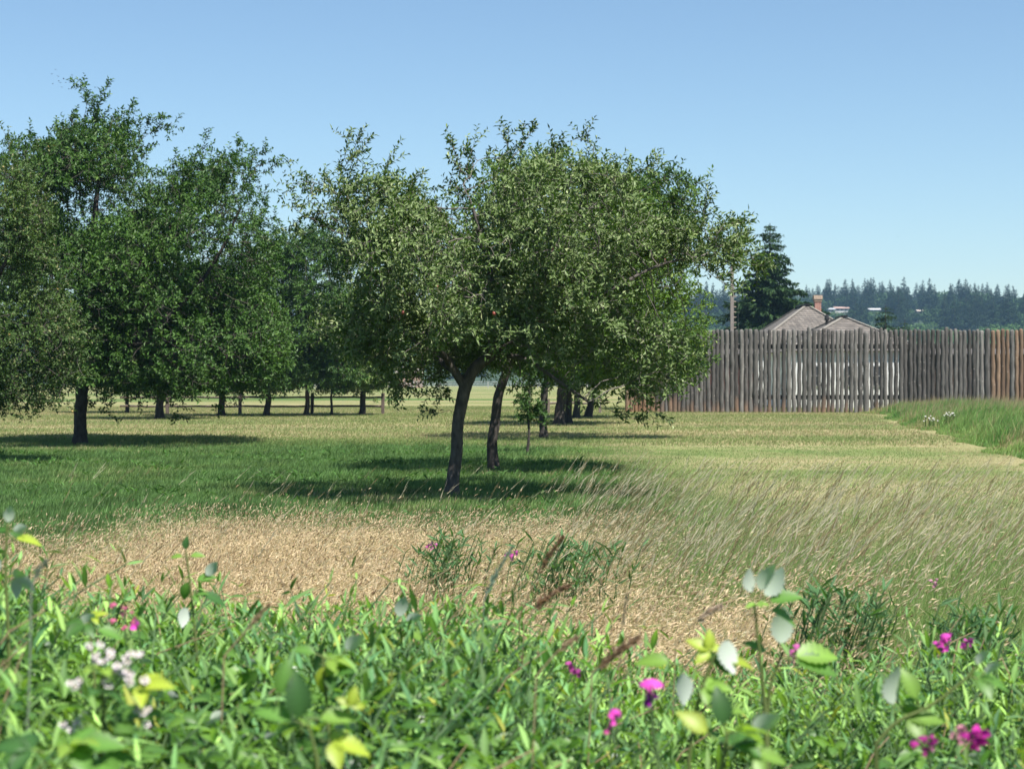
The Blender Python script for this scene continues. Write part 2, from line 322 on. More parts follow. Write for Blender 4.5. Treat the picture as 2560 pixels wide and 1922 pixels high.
for (xa, xb, cc, lab) in ((2285, 2640, (.05, .035, .028), 'low dark brown building invented to keep the palisade gaps dark at the right end'), (1570, 1880, (.075, .035, .03), 'low reddish brown building invented to keep the palisade gaps dark at the left end')):  # unseen buildings added so the gaps between the logs look dark
    t = empty('filler_shed', ((xa + xb - 2 * CX) / 2 / F * 112, 112, 0)); tag(t, lab, 'filler_shed'); O = np.array(t.location)
    mb = MB(); mb.box(((xa - CX) / F * 112, 110, 0), ((xb - CX) / F * 112, 115, 3.4), cc); mb.build('wall', M_wood, t, origin=O)
    mb = MB(); x0, x1 = (xa - 8 - CX) / F * 112, (xb + 8 - CX) / F * 112; quad_slab(mb, [(x0, 109.6, 3.42), (x1, 109.6, 3.42), (x1, 112.5, 4.1), (x0, 112.5, 4.1)], .08, (.1, .09, .085)); quad_slab(mb, [(x0, 112.52, 4.1), (x1, 112.52, 4.1), (x1, 115.4, 3.42), (x0, 115.4, 3.42)], .08, (.1, .09, .085)); mb.build('roof', M_wood, t, origin=O)
# mast with pegs
Y = 116.; mx = (1830 - CX) / F * Y; t = empty('mast', (mx, Y, 0)); tag(t, 'tall square grey wooden mast with climbing pegs down its side, rising behind the palisade', 'mast'); O = np.array([mx, Y, 0])
mb = MB(); mb.beam((mx, Y, 0), (mx, Y, EYE + 285 / F * Y), .21, .21, (.24, .21, .19)); mb.build('post', M_wood, t, origin=O)
mb = MB()
for k in range(15):
    z = 2.2 + k * .31 * 1.08
    mb.beam((mx + .1, Y - .05, z + 1), (mx + .27, Y - .05, z + 1), .05, .06, (.34, .28, .22))
    if k % 2: mb.beam((mx - .1, Y + .05, z + 1.1), (mx - .22, Y + .05, z + 1.1), .05, .05, (.2, .17, .14))
tag(mb.build('pegs', M_wood, t, origin=O)); mb = MB(); mb.tube([(mx + .45, Y, .1), (mx + .38, Y, 8.6)], .008, 4, (.1, .1, .1)); mb.build('rope', M_dark, t, origin=O)
# ---------------------------------------------------------------- rail fences
def rail_fence(label, posts, Y, ph, rails, name='rail_fence', r=.065, c=(.16, .13, .11), ends=(0, 0)):
    x0 = (posts[0] - CX) / F * Y; t = empty(name, (x0, Y, 0)); tag(t, label, 'fence'); O = np.array([x0, Y, 0]); rg = np.random.default_rng(int(posts[0]))
    for p in posts:
        x = (p - CX) / F * Y; mb = MB(); mb.beam((x, Y, -.1), (x + rg.uniform(-.02, .02), Y, ph + rg.uniform(-.03, .05)), 2 * r, 2 * r, c, jit=.01, rng=rg); mb.build('post', M_wood, t, origin=O)
    xs_ = [p for p in posts]
    if ends[0]: xs_ = [ends[0]] + xs_
    if ends[1]: xs_ = xs_ + [ends[1]]
    for a, b_ in zip(xs_[:-1], xs_[1:]):
        for z in rails:
            xa, xb = (a - CX) / F * Y, (b_ - CX) / F * Y; mb = MB(); tt = np.linspace(0, 1, 6); P = np.stack([xa + (xb - xa) * tt, np.full(6, Y + .0), z + rg.uniform(-.02, .02, 6)], 1)
            mb.tube(P, .058, 5, c, rng=rg, rough=.2); mb.build('rail', M_wood, t, origin=O)
rail_fence('weathered two-rail wooden fence between the left orchard trunks and the pale field', [418, 600, 780, 957], 97, 1.16, (.42, .9), r=.085, c=(.13, .10, .085), ends=(300, 0))
rail_fence('short piece of low rail fence behind the thick trunks in the middle of the orchard', [1372, 1478, 1500], 99, .75, (.55,))
rail_fence('far pale three-rail fence at the back of the field, seen under the left crowns', list(range(600, 1500, 62)), 400, 1.5, (.5, .95, 1.4), r=.09, c=(.4, .39, .37))
Y = 430.; O = np.array([(1022 - CX) / F * Y, Y, 0]); t = empty('barn', O); tag(t, 'small brown board barn far off behind the field, seen between the hanging branches', 'barn')
mb = MB(); mb.box(O + (-3, 0, 0), O + (3, 7, 3.2), (.30, .21, .16)); mb.build('wall', M_wood, t, origin=O)
mb = MB(); quad_slab(mb, [O + (-3.4, -.3, 3.2), O + (3.4, -.3, 3.2), O + (3.4, 3.5, 5), O + (-3.4, 3.5, 5)], .15, (.2, .17, .15)); quad_slab(mb, [O + (-3.4, 3.52, 5), O + (3.4, 3.52, 5), O + (3.4, 7.3, 3.2), O + (-3.4, 7.3, 3.2)], .15, (.2, .17, .15)); mb.build('roof', M_wood, t, origin=O)
# ---------------------------------------------------------------- orchard trees (space colonisation)
def resample(P, step):
    P = np.asarray(P, float); out = [P[0]]
    for a, b_ in zip(P[:-1], P[1:]):
        n = max(1, int(np.linalg.norm(b_[:3] - a[:3]) / step)); out += [a + (b_ - a) * (i + 1) / n for i in range(n)]
    return np.array(out)
def smooth_poly(P, k=3):
    P = np.asarray(P, float)
    for _ in range(k):
        Q = [P[0]]
        for a, b_ in zip(P[:-1], P[1:]): Q += [a * .75 + b_ * .25, a * .25 + b_ * .75]
        Q.append(P[-1]); P = np.array(Q)
    return P
def leaves_np(mb, base, d, nrml, L, W, col, fold=.25, curl=.12):
    """n leaves, each 6 verts / 2 quads folded along the midrib"""
    n = len(base); d = nrm(d); side = nrm(np.cross(d, nrml)); up = np.cross(side, d)
    L = L[:, None]; W = W[:, None]
    m = base + d * L * .5 - up * L * .0; tip = base + d * L - up * L * curl
    l1 = base + d * L * .42 + side * W * .5 + up * W * fold; r1 = base + d * L * .42 - side * W * .5 + up * W * fold
    V = np.stack([base, r1, tip, l1], 1).reshape(-1, 3)
    i = np.arange(n)[:, None] * 4
    f = np.concatenate([i + np.array([0, 1, 2]), i + np.array([0, 2, 3])]);
    mb.add(V, f, np.repeat(col, 4, axis=0))
def grow(rg, nodes, par, A, step=.17, kill=.2, iters=90, trop=(0, 0, .05)):
    P = np.array(nodes, float); par = list(par); n0 = len(P)
    live = np.arange(len(A)); D = np.linalg.norm(A[:, None] - P[None], axis=2); near = D.argmin(1); dist = D.min(1); owner = near.copy()
    hist = {}
    for it in range(iters):
        if len(live) == 0: break
        dirs = nrm(A[live] - P[near[live]]); acc = np.zeros((len(P), 3)); np.add.at(acc, near[live], dirs)
        u = np.unique(near[live]); dd = nrm(acc[u]) + rg.normal(0, .16, (len(u), 3)) + np.array(trop); new = P[u] + nrm(dd) * step
        ok = np.array([hist.get(int(q), 0) < 3 for q in u]); 
        if not ok.any(): break
        u = u[ok]; new = new[ok]
        for q in u: hist[int(q)] = hist.get(int(q), 0) + 1
        s0 = len(P); P = np.vstack([P, new]); par += [int(q) for q in u]
        Dn = np.linalg.norm(A[live][:, None] - new[None], axis=2); j = Dn.argmin(1); dm = Dn[np.arange(len(live)), j]
        bet = dm < dist[live]; near[live[bet]] = s0 + j[bet]; dist[live[bet]] = dm[bet]
        owner[live] = near[live]; live = live[dist[live] > kill]
    return P, np.array(par), near, n0
def fruit_tree(name, label, Y, base_px, limbs, blobs, lines, nattr, leaf, cols, mat, seed, group, cat='tree', step=.17, lps=12, shoot=(.22, .42), rough_r=.6, clump=1.1, droop=0., rtip=.004, fruit=0, fcol=(.30, .07, .045), bark=(.062, .054, .048), wind=.25, clear=None, thr=-.03):
    rg = np.random.default_rng(seed); pmx = F / Y
    bx = (base_px - CX) / F * Y; t = empty(name, (bx, Y, 0)); tag(t, label, cat, group); O = np.array([bx, Y, 0.])
    tr = MB(); nodes = []; par = []; lim = []
    for li, lb in enumerate(limbs):
        P = np.array([[*at(p[0], p[1], Y + p[2]), p[3]] for p in lb]);
        if li == 0: P[0, 2] = -.1
        P = smooth_poly(P, 3); P = resample(P, .05 if Y < 60 else .12)
        P[:, 0] += .012 * np.sin(P[:, 2] * 7 + seed); 
        rad = P[:, 3].copy()
        if li == 0: rad *= 1 + .35 * np.exp(-np.maximum(P[:, 2], 0) * 6)
        tone = np.array(bark) * np.ones((len(P), 1)) 
        tr.tube(P[:, :3], rad, 10 if li == 0 else 7, np.repeat(tone, 10 if li == 0 else 7, axis=0), rng=rg, rough=.07 if li == 0 else .05, cap=True)
        Q = P[::max(1, int(.18 / (.05 if Y < 60 else .12)))][:, :3]; s0 = len(nodes)
        for i, q in enumerate(Q): nodes.append(q); par.append(s0 + i - 1 if i else -1)
    nodes = np.array(nodes)
    hi = nodes[:, 2] > (1.2 if len(limbs) > 1 else 1.5); trunk_free = nodes
    # attractors
    vol = np.array([b_[3] * b_[4] * (b_[5] * pmx) for b_ in blobs]); wts = np.array([b_[6] if len(b_) > 6 else 1. for b_ in blobs]); pr = vol ** .8 * wts; pr /= pr.sum()
    A = []
    k3 = Vector((seed * 1.7, seed * .3, seed * .9))
    while len(A) < nattr:
        q = blobs[rg.choice(len(blobs), p=pr)]
        v = rg.normal(size=3); v /= np.linalg.norm(v); v *= rg.random() ** .24
        cpos = at(q[0], q[1], Y + q[2]); p = cpos + v * np.array([q[3] / pmx, q[5] * 1.35, q[4] / pmx])
        if clear and p[1] < Y + .5:
            qx, qz = CX + F * p[0] / p[1], HY + F * (EYE - p[2]) / p[1]
            if clear[0] < qx < clear[2] and clear[1] < qz < clear[3]: continue
        if p[2] < .75: continue
        if mnoise.noise(Vector(p * clump) + k3) + .5 * mnoise.noise(Vector(p * clump * 2.7) + k3) < thr + rg.normal(0, .05): continue
        A.append(p)
    for (x0, y0, x1, y1, n_) in lines:
        d0 = rg.uniform(-.8, .8)
        for s in np.linspace(0, 1, n_):
            A.append(at(x0 + (x1 - x0) * s, y0 + (y1 - y0) * s, Y + d0) + rg.normal(0, .05 + .05 * (1 - s), 3))
    A = np.array(A); use = np.where(nodes[:, 2] > nodes[:, 2].max() * .45)[0]
    P, par, near, n0 = grow(rg, nodes, par, A, step)
    # radii: pipe model
    w_ = np.full(len(P), 0.0); ch = np.bincount(par[par >= 0], minlength=len(P)); w_[ch == 0] = 1.0
    for i in range(len(P) - 1, n0 - 1, -1): w_[par[i]] += w_[i] if par[i] >= 0 else 0
    rad = rtip * np.maximum(w_, 1) ** .36
    i1 = np.arange(n0, len(P)); a = P[par[i1]]; b_ = P[i1]; ra = np.minimum(rad[par[i1]], rad[i1] * 1.5); rb = rad[i1]
    d = nrm(b_ - a); ref = np.where(np.abs(d[:, 2:3]) < .9, np.array([[0, 0, 1.]]), np.array([[1., 0, 0]])); s1 = nrm(np.cross(d, ref)); s2 = np.cross(d, s1)
    sd_ = 4; ang = np.arange(sd_) / sd_ * 2 * math.pi; ring = np.cos(ang)[None, :, None] * s1[:, None] + np.sin(ang)[None, :, None] * s2[:, None]
    V = np.concatenate([a[:, None] + ring * ra[:, None, None], b_[:, None] + ring * rb[:, None, None]], 1).reshape(-1, 3)
    base_i = np.arange(len(i1))[:, None, None] * 8; j = np.arange(4); f = (base_i + np.stack([j, (j + 1) % 4, 4 + (j + 1) % 4, 4 + j], -1)[None]).reshape(-1, 4)
    br = MB(); br.add(V, f, np.array(bark) * 1.35)
    # shoots
    par2 = np.maximum(par, 0); nd = P[near]; pd = nrm(nd - P[par2[near]] + 1e-4)
    n = len(A); sdv = nrm(A - nd + rg.normal(0, .06, (n, 3))) * .8 + pd * .5 + rg.normal(0, .38, (n, 3)) + np.array([wind * .6, 0, .38 - droop]); sdv = nrm(sdv)
    Ls = rg.uniform(*shoot, n); grav = np.array([0, 0, -1.]) * (.05 + droop * .5)
    st = nd
    tt = np.linspace(0, 1, 4)
    sp_ = st[:, None] + sdv[:, None] * (Ls[:, None, None] * tt[None, :, None]) + grav * (tt ** 2)[None, :, None] * Ls[:, None, None]
    s1 = nrm(np.cross(sdv, rg.normal(size=(n, 3)))); s2 = np.cross(sdv, s1); tw = rtip * .8
    tri = np.stack([s1, -.5 * s1 + .87 * s2, -.5 * s1 - .87 * s2], 1)
    V = (sp_[:, [0, 2, 3]][:, :, None] + tri[:, None] * tw * np.array([1, .8, .4])[None, :, None, None]).reshape(-1, 3)
    bi = np.arange(n)[:, None, None] * 9; j = np.arange(3); ff = np.concatenate([np.stack([q * 3 + j, q * 3 + (j + 1) % 3, q * 3 + 3 + (j + 1) % 3, q * 3 + 3 + j], -1) for q in (0, 1)])
    br.add(V, (bi + ff[None]).reshape(-1, 4), np.array(bark) * 1.6)
    # leaves
    lv = MB(); N = n * lps; si = np.repeat(np.arange(n), lps); u = np.tile((np.arange(lps) + .5) / lps, n) * .92 + .1 + rg.uniform(-.03, .03, N)
    pos = st[si] + sdv[si] * (Ls[si] * u)[:, None] + grav * (u ** 2 * Ls[si])[:, None]
    az = np.tile(np.arange(lps) * 2.4, n) + np.repeat(rg.uniform(0, 6.28, n), lps)
    out = s1[si] * np.cos(az)[:, None] + s2[si] * np.sin(az)[:, None]
    ld = nrm(sdv[si] * rg.uniform(.25, 1.0, (N, 1)) + out * .9 + np.array([wind, 0, .02 - .25 * droop]) + rg.normal(0, .2, (N, 3)))
    nn = nrm(sdv[si] * .6 - out * .25 + np.array([0, 0, .75]) + rg.normal(0, .5, (N, 3)))
    cmix = rg.random((N, 1)); clumpv = np.array([mnoise.noise(Vector(p * .9) + k3) for p in A])[si][:, None]
    c0, c1, c2 = (np.array(q) for q in cols)
    col = c0 + (c1 - c0) * np.clip(cmix * .7 + .25 + clumpv * 1.0, 0, 1); y = rg.random(N) < .055; col[y] = c2
    col *= rg.uniform(.8, 1.2, (N, 1))
    leaves_np(lv, pos, ld, nn, leaf[0] * rg.uniform(.65, 1.2, N), leaf[1] * rg.uniform(.75, 1.15, N), col)
    tr.build('trunk', M_bark, t, smooth=True, origin=O); br.build('branches', M_twig, t, origin=O); lv.build('crown', mat, t, origin=O)
    if fruit:
        fs = rg.choice(n, fruit, replace=False); proto = None
        for q in fs:
            if proto is None:
                mb = MB(); th = np.linspace(0, math.pi, 7); Pq = np.stack([0 * th, 0 * th, .032 * np.cos(th)], 1); Pq[0, 2] = .024; Pq[-1, 2] = -.028; mb.tube(Pq[::-1], np.maximum(.028 * np.sin(th), .004), 8, fcol, cap=False); proto = mb.build('fruit', M_fruit, t, smooth=True); o = proto
            else: o = proto.copy(); COL.objects.link(o); o.parent = t
            o.location = sp_[q, 2] - O + np.array([0, -.05, -.05]); o.scale = (1, 1, 1) if Y < 60 else (1.3,) * 3
    return t
APP = ((.025, .066, .009), (.085, .152, .025), (.38, .42, .22))
GRN = ((.018, .056, .008), (.062, .138, .018), (.14, .23, .05))
GRB = ((.034, .085, .010), (.120, .205, .022), (.24, .32, .06))
G1 = 'fruit trees of the orchard'
# the near apple tree
fruit_tree('apple_tree', 'nearest apple tree, with leaning forked trunk, pale narrow leaves and small red apples', 28.0, 1125,
  [[(1128, 1246, 0, .108), (1138, 1150, 0, .096), (1147, 1050, 0, .092), (1158, 968, 0, .104), (1192, 915, 0, .092), (1242, 880, .05, .078)],
   [(1166, 975, 0, .085), (1130, 915, -.1, .062), (1098, 868, -.2, .055), (1040, 790, -.3, .045), (960, 680, -.2, .03)],
   [(1235, 885, 0, .07), (1290, 800, .3, .06), (1340, 700, .5, .045), (1400, 600, .6, .03)],
   [(1225, 895, 0, .07), (1240, 780, -.5, .05), (1220, 660, -.8, .04), (1180, 520, -.8, .025)],
   [(1240, 885, 0, .05), (1320, 895, -.4, .036), (1385, 945, -.8, .028), (1470, 1005, -1.0, .018)],
   [(1238, 880, 0, .05), (1350, 820, -.9, .04), (1500, 740, -1.1, .03), (1640, 660, -.8, .02), (1760, 640, -.6, .012)],
   [(1150, 940, 0, .05), (1050, 860, .9, .04), (930, 780, 1.3, .03)]],
  [(1150, 710, 0, 300, 200, 2.5, 1.2), (930, 600, 0, 170, 150, 1.7), (920, 760, .3, 150, 150, 1.8), (1400, 600, 0, 230, 190, 2.4, 1.2), (1400, 800, 0, 220, 130, 2.2, 1.1), (1150, 850, -.2, 280, 90, 2.3, 1.15), (1620, 700, 0, 170, 120, 1.0),
   (1600, 900, -.3, 140, 90, .9), (1500, 985, -.6, 130, 45, .6, .8), (1730, 620, 0, 140, 85, .9, 1.5), (1270, 490, 0, 240, 62, 1.2, .7), (820, 520, 0, 90, 80, .6, .6), (1000, 930, .2, 60, 60, .5, .7), (1100, 960, .9, 40, 45, .4, .6), (1300, 960, -.5, 60, 40, .5, .6)],
  [(870, 560, 900, 354, 34), (860, 480, 872, 349, 18), (930, 520, 985, 399, 18), (1010, 520, 1052, 439, 16), (1150, 520, 1135, 349, 28), (1160, 440, 1190, 354, 16), (1250, 470, 1275, 319, 24), (1280, 400, 1325, 329, 12), (1290, 450, 1370, 424, 12), (760, 600, 735, 440, 18), (880, 520, 740, 450, 18), (840, 600, 750, 560, 14),
   (1370, 480, 1370, 364, 18), (1400, 440, 1395, 344, 14), (1450, 480, 1465, 329, 20), (1500, 460, 1650, 419, 24), (1480, 450, 1560, 399, 14), (1640, 620, 1850, 555, 40), (1700, 640, 1925, 668, 50), (1720, 620, 1880, 610, 30), (1720, 650, 1860, 740, 20), (1700, 600, 1790, 490, 18), (1560, 960, 1650, 1035, 18), (1440, 985, 1600, 1050, 18), (1075, 940, 1085, 1050, 14), (980, 900, 1000, 1010, 14)],
  6800, (.094, .038), APP, M_apple, 3, G1, clear=(1075, 860, 1265, 1010), thr=.05, bark=(.10, .088, .078), fruit=26, lps=11, clump=.9)
# second tree, just behind
fruit_tree('apple_tree', 'second apple tree, upright slim trunk right behind the forked one, brighter green right side', gy(1178), 1232,
  [[(1233, 1178, 0, .115), (1230, 1110, 0, .105), (1242, 1010, 0, .10), (1262, 930, 0, .09), (1300, 860, 0, .08), (1340, 760, 0, .06)],
   [(1262, 930, 0, .07), (1220, 850, .5, .06), (1150, 700, .8, .04)], [(1300, 870, 0, .07), (1420, 800, 0, .05), (1560, 720, 0, .035)], [(1330, 790, 0, .06), (1420, 640, .5, .04), (1500, 520, .5, .03)]],
  [(1350, 640, 0, 280, 260, 2.6), (1560, 640, 0, 190, 220, 2.0), (1650, 520, 0, 100, 90, 1.2, .8), (1500, 880, 0, 190, 110, 2.0), (1150, 780, .5, 200, 150, 2.2), (1640, 880, -.4, 90, 80, 1.0)],
  [(1560, 470, 1700, 430, 16), (1640, 520, 1770, 455, 18), (1600, 460, 1750, 500, 16)],
  4200, (.11, .05), GRB, M_green, 7, G1, lps=10, clump=.75, step=.2, wind=.1)
fruit_tree('young_fruit_tree', 'small young tree with a pencil-thin trunk standing in shade right of the slim trunk', gy(1133), 1320,
  [[(1319, 1133, 0, .035), (1322, 1080, 0, .032), (1322, 1010, 0, .03), (1325, 930, 0, .02)]], [(1325, 980, 0, 36, 62, .35), (1310, 1040, 0, 24, 40, .3), (1345, 1050, 0, 22, 32, .3)], [(1325, 940, 1328, 890, 8)],
  150, (.10, .05), GRN, M_green, 11, G1, lps=9, step=.15, clump=1.2, shoot=(.15, .3))
fruit_tree('apple_tree', 'tree with straight grey trunk right of the young sapling, bright crown reaching the palisade', gy(1095), 1358,
  [[(1358, 1095, 0, .125), (1358, 1030, 0, .12), (1362, 970, 0, .115), (1372, 930, 0, .1), (1400, 860, 0, .08), (1420, 740, 0, .06)], [(1372, 935, 0, .08), (1460, 880, 0, .06), (1600, 830, 0, .04)], [(1368, 940, 0, .07), (1300, 860, 0, .06), (1220, 800, 0, .04)]],
  [(1440, 720, 0, 240, 220, 3.2), (1620, 800, 0, 150, 170, 2.4), (1700, 900, 0, 75, 70, 1.2, 1.3), (1640, 950, 0, 90, 50, 1.2, 1.2), (1300, 800, 0, 200, 120, 3.0), (1590, 560, 0, 140, 120, 2)],
  [(1700, 900, 1780, 890, 8), (1700, 940, 1750, 930, 8), (1620, 480, 1700, 440, 8)],
  3800, (.14, .066), GRB, M_green, 13, G1, lps=9, step=.26, clump=.5, shoot=(.25, .5), wind=.05)
for k, (bp, py_, r, lean, lab, xs_) in enumerate([(1397, 1062, .24, 10, 'broad tree with the thickest trunk, leaning right, in the middle row', 0), (1421, 1059, .16, 2, 'tree with a dark straight trunk pressed close behind the thickest one', 20), (1441, 1046, .18, 4, 'tree with a dark trunk third in the tight line behind the sapling', 40), (1470, 1043, .2, 20, 'last tree of the middle line, low leaning trunk beside the short rail fence', 60)]):
    Yq = gy(py_); s = F / Yq / 61.
    fruit_tree('fruit_tree', lab, Yq, bp, [[(bp, py_, 0, r), (bp + lean * .4, py_ - 50 * s, 0, r * .85), (bp + lean, py_ - 100 * s, 0, r * .8), (bp + lean * 2, py_ - 190 * s, 0, r * .5)], [(bp + lean, py_ - 110 * s, 0, r * .6), (bp + 120 * s, py_ - 200 * s, 0, r * .3)], [(bp + lean, py_ - 110 * s, 0, r * .6), (bp - 110 * s, py_ - 200 * s, 0, r * .3)]],
      [(bp + 10, py_ - 260 * s, 0, 170 * s, 150 * s, 2.8), (bp + 90 * s, py_ - 170 * s, 0, 120 * s, 70 * s, 2.2), (bp - 90 * s, py_ - 180 * s, 0, 110 * s, 70 * s, 2.2)], [], 1900, (.18, .085), GRN, M_green, 20 + k, G1, lps=9, step=.3, clump=.45, shoot=(.3, .55), wind=.05)
# big left tree
fruit_tree('pear_tree', 'biggest fruit tree, dark green with a tall ragged top, thick dark trunk at the left', gy(1110), 200,
  [[(200, 1110, 0, .19), (200, 1050, 0, .18), (204, 990, 0, .18), (210, 930, 0, .16), (215, 840, 0, .14), (225, 700, 0, .11), (235, 560, 0, .08), (250, 420, 0, .05)], [(207, 950, 0, .13), (300, 880, -.6, .1), (420, 800, -.9, .08), (540, 660, -.9, .05), (600, 520, -.8, .035)],
   [(210, 930, 0, .11), (120, 820, .3, .08), (30, 700, .5, .05)], [(215, 860, 0, .11), (340, 700, 1.2, .08), (430, 560, 1.4, .05)], [(215, 900, 0, .1), (330, 860, -1.8, .06), (480, 850, -2.2, .04)]],
  [(260, 520, 1.5, 165, 190, 4.16, 1.1), (250, 380, 1.5, 110, 90, 2.4, .9), (110, 520, 1.5, 140, 170, 3.52), (220, 760, 1.5, 240, 190, 4.8, 1.15), (540, 620, 0.94, 150, 190, 3.84), (590, 480, 0.94, 80, 90, 2.08, .8), (490, 470, 1.5, 70, 70, 1.6, .7), (520, 840, 0.66, 200, 150, 4.48, 1.1), (320, 900, 0.94, 240, 90, 3.84), (640, 900, 0.66, 90, 80, 2.24), (60, 880, 1.5, 140, 90, 3.2), (380, 700, 1.5, 170, 170, 4.16), (420, 970, 0.8, 100, 45, 1.92, .7)],
  [(250, 330, 195, 205, 24), (230, 320, 262, 225, 16), (280, 340, 325, 270, 14), (320, 350, 400, 285, 16), (340, 380, 435, 312, 16), (130, 420, 70, 330, 14), (480, 440, 520, 350, 16), (560, 440, 600, 355, 16), (620, 440, 705, 408, 16), (600, 420, 660, 375, 12), (600, 560, 690, 545, 12), (450, 520, 440, 400, 14), (680, 700, 692, 580, 12), (260, 980, 225, 1030, 8), (420, 990, 450, 1040, 10), (540, 970, 560, 1030, 10), (250, 980, 270, 1040, 8)],
  12500, (.135, .064), GRN, M_green, 31, G1, lps=11, step=.22, clump=.55, shoot=(.28, .55), wind=.12)
fruit_tree('apple_tree', 'greyish apple tree with pale and reddish fruit, cut off by the left edge', 40.0, -150,
  [[(-150, 1156, 0, .15), (-145, 1050, 0, .13), (-130, 950, 0, .12), (-90, 820, 0, .09), (-40, 680, 0, .06)], [(-130, 950, 0, .08), (-20, 880, 0, .06), (90, 830, 0, .04)], [(-110, 880, 0, .07), (-10, 700, 0, .05), (70, 560, 0, .03)]],
  [(-60, 640, 0, 170, 240, 2.0), (40, 560, 0, 80, 160, 1.2), (60, 870, 0, 150, 140, 1.6, 1.2), (-60, 900, 0, 150, 130, 2), (80, 720, 0, 90, 120, 1.2), (20, 1000, 0, 110, 40, 1, .8)],
  [(30, 450, 5, 320, 14), (60, 400, 130, 370, 12), (150, 940, 250, 930, 10), (120, 990, 180, 1020, 8), (20, 1010, 22, 1050, 8), (190, 820, 260, 860, 10)],
  3600, (.09, .045), ((.026, .062, .012), (.085, .14, .03), (.30, .28, .14)), M_green, 37, G1, lps=10, step=.2, clump=.8, fruit=28, fcol=(.34, .25, .08))
# back row trees
back = [(318, 1032, .11, 0, 'thin trunk standing alone at the back, left of the two-rail fence', (-10, -190, 120, 130)), (398, 1047, .21, 2, 'thick-trunked back-row tree, first one right of the big dark tree', (0, -230, 150, 150)),
        (553, 1040, .19, 2, 'back-row tree with a stubby dark trunk between the first and second fence posts', (0, -230, 130, 150)), (665, 1040, .17, 8, 'back-row tree with a slanting trunk just right of the second fence post', (10, -240, 130, 180)),
        (765, 1040, .14, 5, 'back-row tree with a crooked dark trunk left of the third fence post', (10, -280, 130, 200)), (830, 1038, .07, -2, 'slender back-row tree with a stick-thin trunk right of the third fence post', (0, -210, 70, 120)), (905, 1037, .17, 3, 'pale loose back-row tree with a straight pillar-like trunk by the last fence post', (-10, -190, 100, 130))]
for k, (bp, py_, r, lean, lab, (ox, oy, rx, rz)) in enumerate(back):
    Yq = gy(py_)
    fruit_tree('fruit_tree', lab, Yq, bp, [[(bp, py_, 0, r), (bp + lean, py_ - 45, 0, r * .85), (bp + lean * .3, py_ - 90, 0, r * .8), (bp + lean * 2, py_ - 180, 0, r * .45)], [(bp + lean, py_ - 85, 0, r * .5), (bp + rx * .6, py_ - 150, 0, r * .25)], [(bp + lean, py_ - 80, 0, r * .5), (bp - rx * .6, py_ - 150, 0, r * .25)]],
      [(bp + ox, py_ + oy, 0, rx, rz, 2.6), (bp + ox + rx * .5, py_ - 110, 0, rx * .6, 45, 1.8), (bp + ox - rx * .5, py_ - 115, 0, rx * .6, 45, 1.8), (bp + ox, py_ - 100, 0, rx * .9, 40, 2.2, 1.3)],
      [(765, 700, 700, 590, 10), (750, 640, 740, 570, 8), (790, 660, 770, 590, 8)] if bp == 765 else [(905, 990, 990, 1010, 6)] if bp == 905 else [], 3000 if r > .1 else 900, (.19, .09), GRB if bp == 905 else GRN, M_apple if bp == 905 else M_green, 50 + k, G1, lps=9, step=.3, clump=.45, shoot=(.3, .55), wind=.05)
# ---------------------------------------------------------------- conifers
def conifer_mesh(h, r, seed, levels=34, per=7, fac=1.0, size=.45, c0=(.018, .04, .016), c1=(.045, .085, .028), zlow=.06, ragged=.3, power=.85):
    rg = np.random.default_rng(seed); fo = MB(); Bp = []; 
    for k in range(levels):
        t = (k + rg.uniform(-.3, .3)) / levels; t = min(max(t, 0), .995); z = h * (zlow + (1 - zlow) * t)
        Lr = r * (1 - t) ** power * rg.uniform(1 - ragged, 1 + ragged * .5) + r * .03
        for q in range(per):
            a = rg.uniform(0, 6.28); L = Lr * rg.uniform(.6, 1.12); n = max(4, int(L / size * 3.4 * fac)); u = rg.random(n) ** .7
            d = np.array([math.cos(a), math.sin(a), 0]); side = np.array([-d[1], d[0], 0])
            p = np.array([0, 0, z]) + d * (L * u)[:, None] + np.array([0, 0, 1]) * ((.12 - .35 * u + .12 * u * u) * L)[:, None] + side * (rg.normal(0, .16, n) * L * (1.1 - u) )[:, None] + rg.normal(0, size * .12, (n, 3))
            Bp.append((p, np.tile(d, (n, 1)), np.full(n, .35 + .65 * min(1, (1 - t) * 2.2))))
    P = np.concatenate([x[0] for x in Bp]); D = np.concatenate([x[1] for x in Bp]); n = len(P); szf = np.concatenate([x[2] for x in Bp])
    d = nrm(D + rg.normal(0, .55, (n, 3)) + np.array([0, 0, -.25])); nr_ = nrm(np.array([0, 0, 1.]) + rg.normal(0, .4, (n, 3)))
    col = np.array(c0) + (np.array(c1) - np.array(c0)) * rg.random((n, 1)); col *= rg.uniform(.8, 1.2, (n, 1))
    leaves_np(fo, P, d, nr_, size * szf * rg.uniform(.7, 1.3, n), size * szf * .5 * rg.uniform(.7, 1.3, n), col, .1, .25)
    tr = MB(); tr.tube([(0, 0, -.3), (0, 0, h * .5), (0, 0, h)], [h * .017, h * .01, h * .002], 7, (.06, .045, .035))
    return tr, fo
def put_conifer(name, label, x, y, z, args, group=None):
    t = empty(name, (x, y, z)); tag(t, label, 'tree', group); tr, fo = conifer_mesh(**args); tr.build('trunk', M_bark, t, smooth=True); fo.build('crown', M_fir, t); return t
put_conifer('fir_tree', 'tall dark ragged fir rising behind the palisade beside the wooden mast', (1925 - CX) / F * 160, 160, 0, dict(h=EYE + 392 / F * 160, r=6.2, seed=4, levels=44, per=10, fac=3.6, size=.42, ragged=.55, zlow=.1, power=.72, c0=(.014, .042, .016), c1=(.05, .10, .03)))
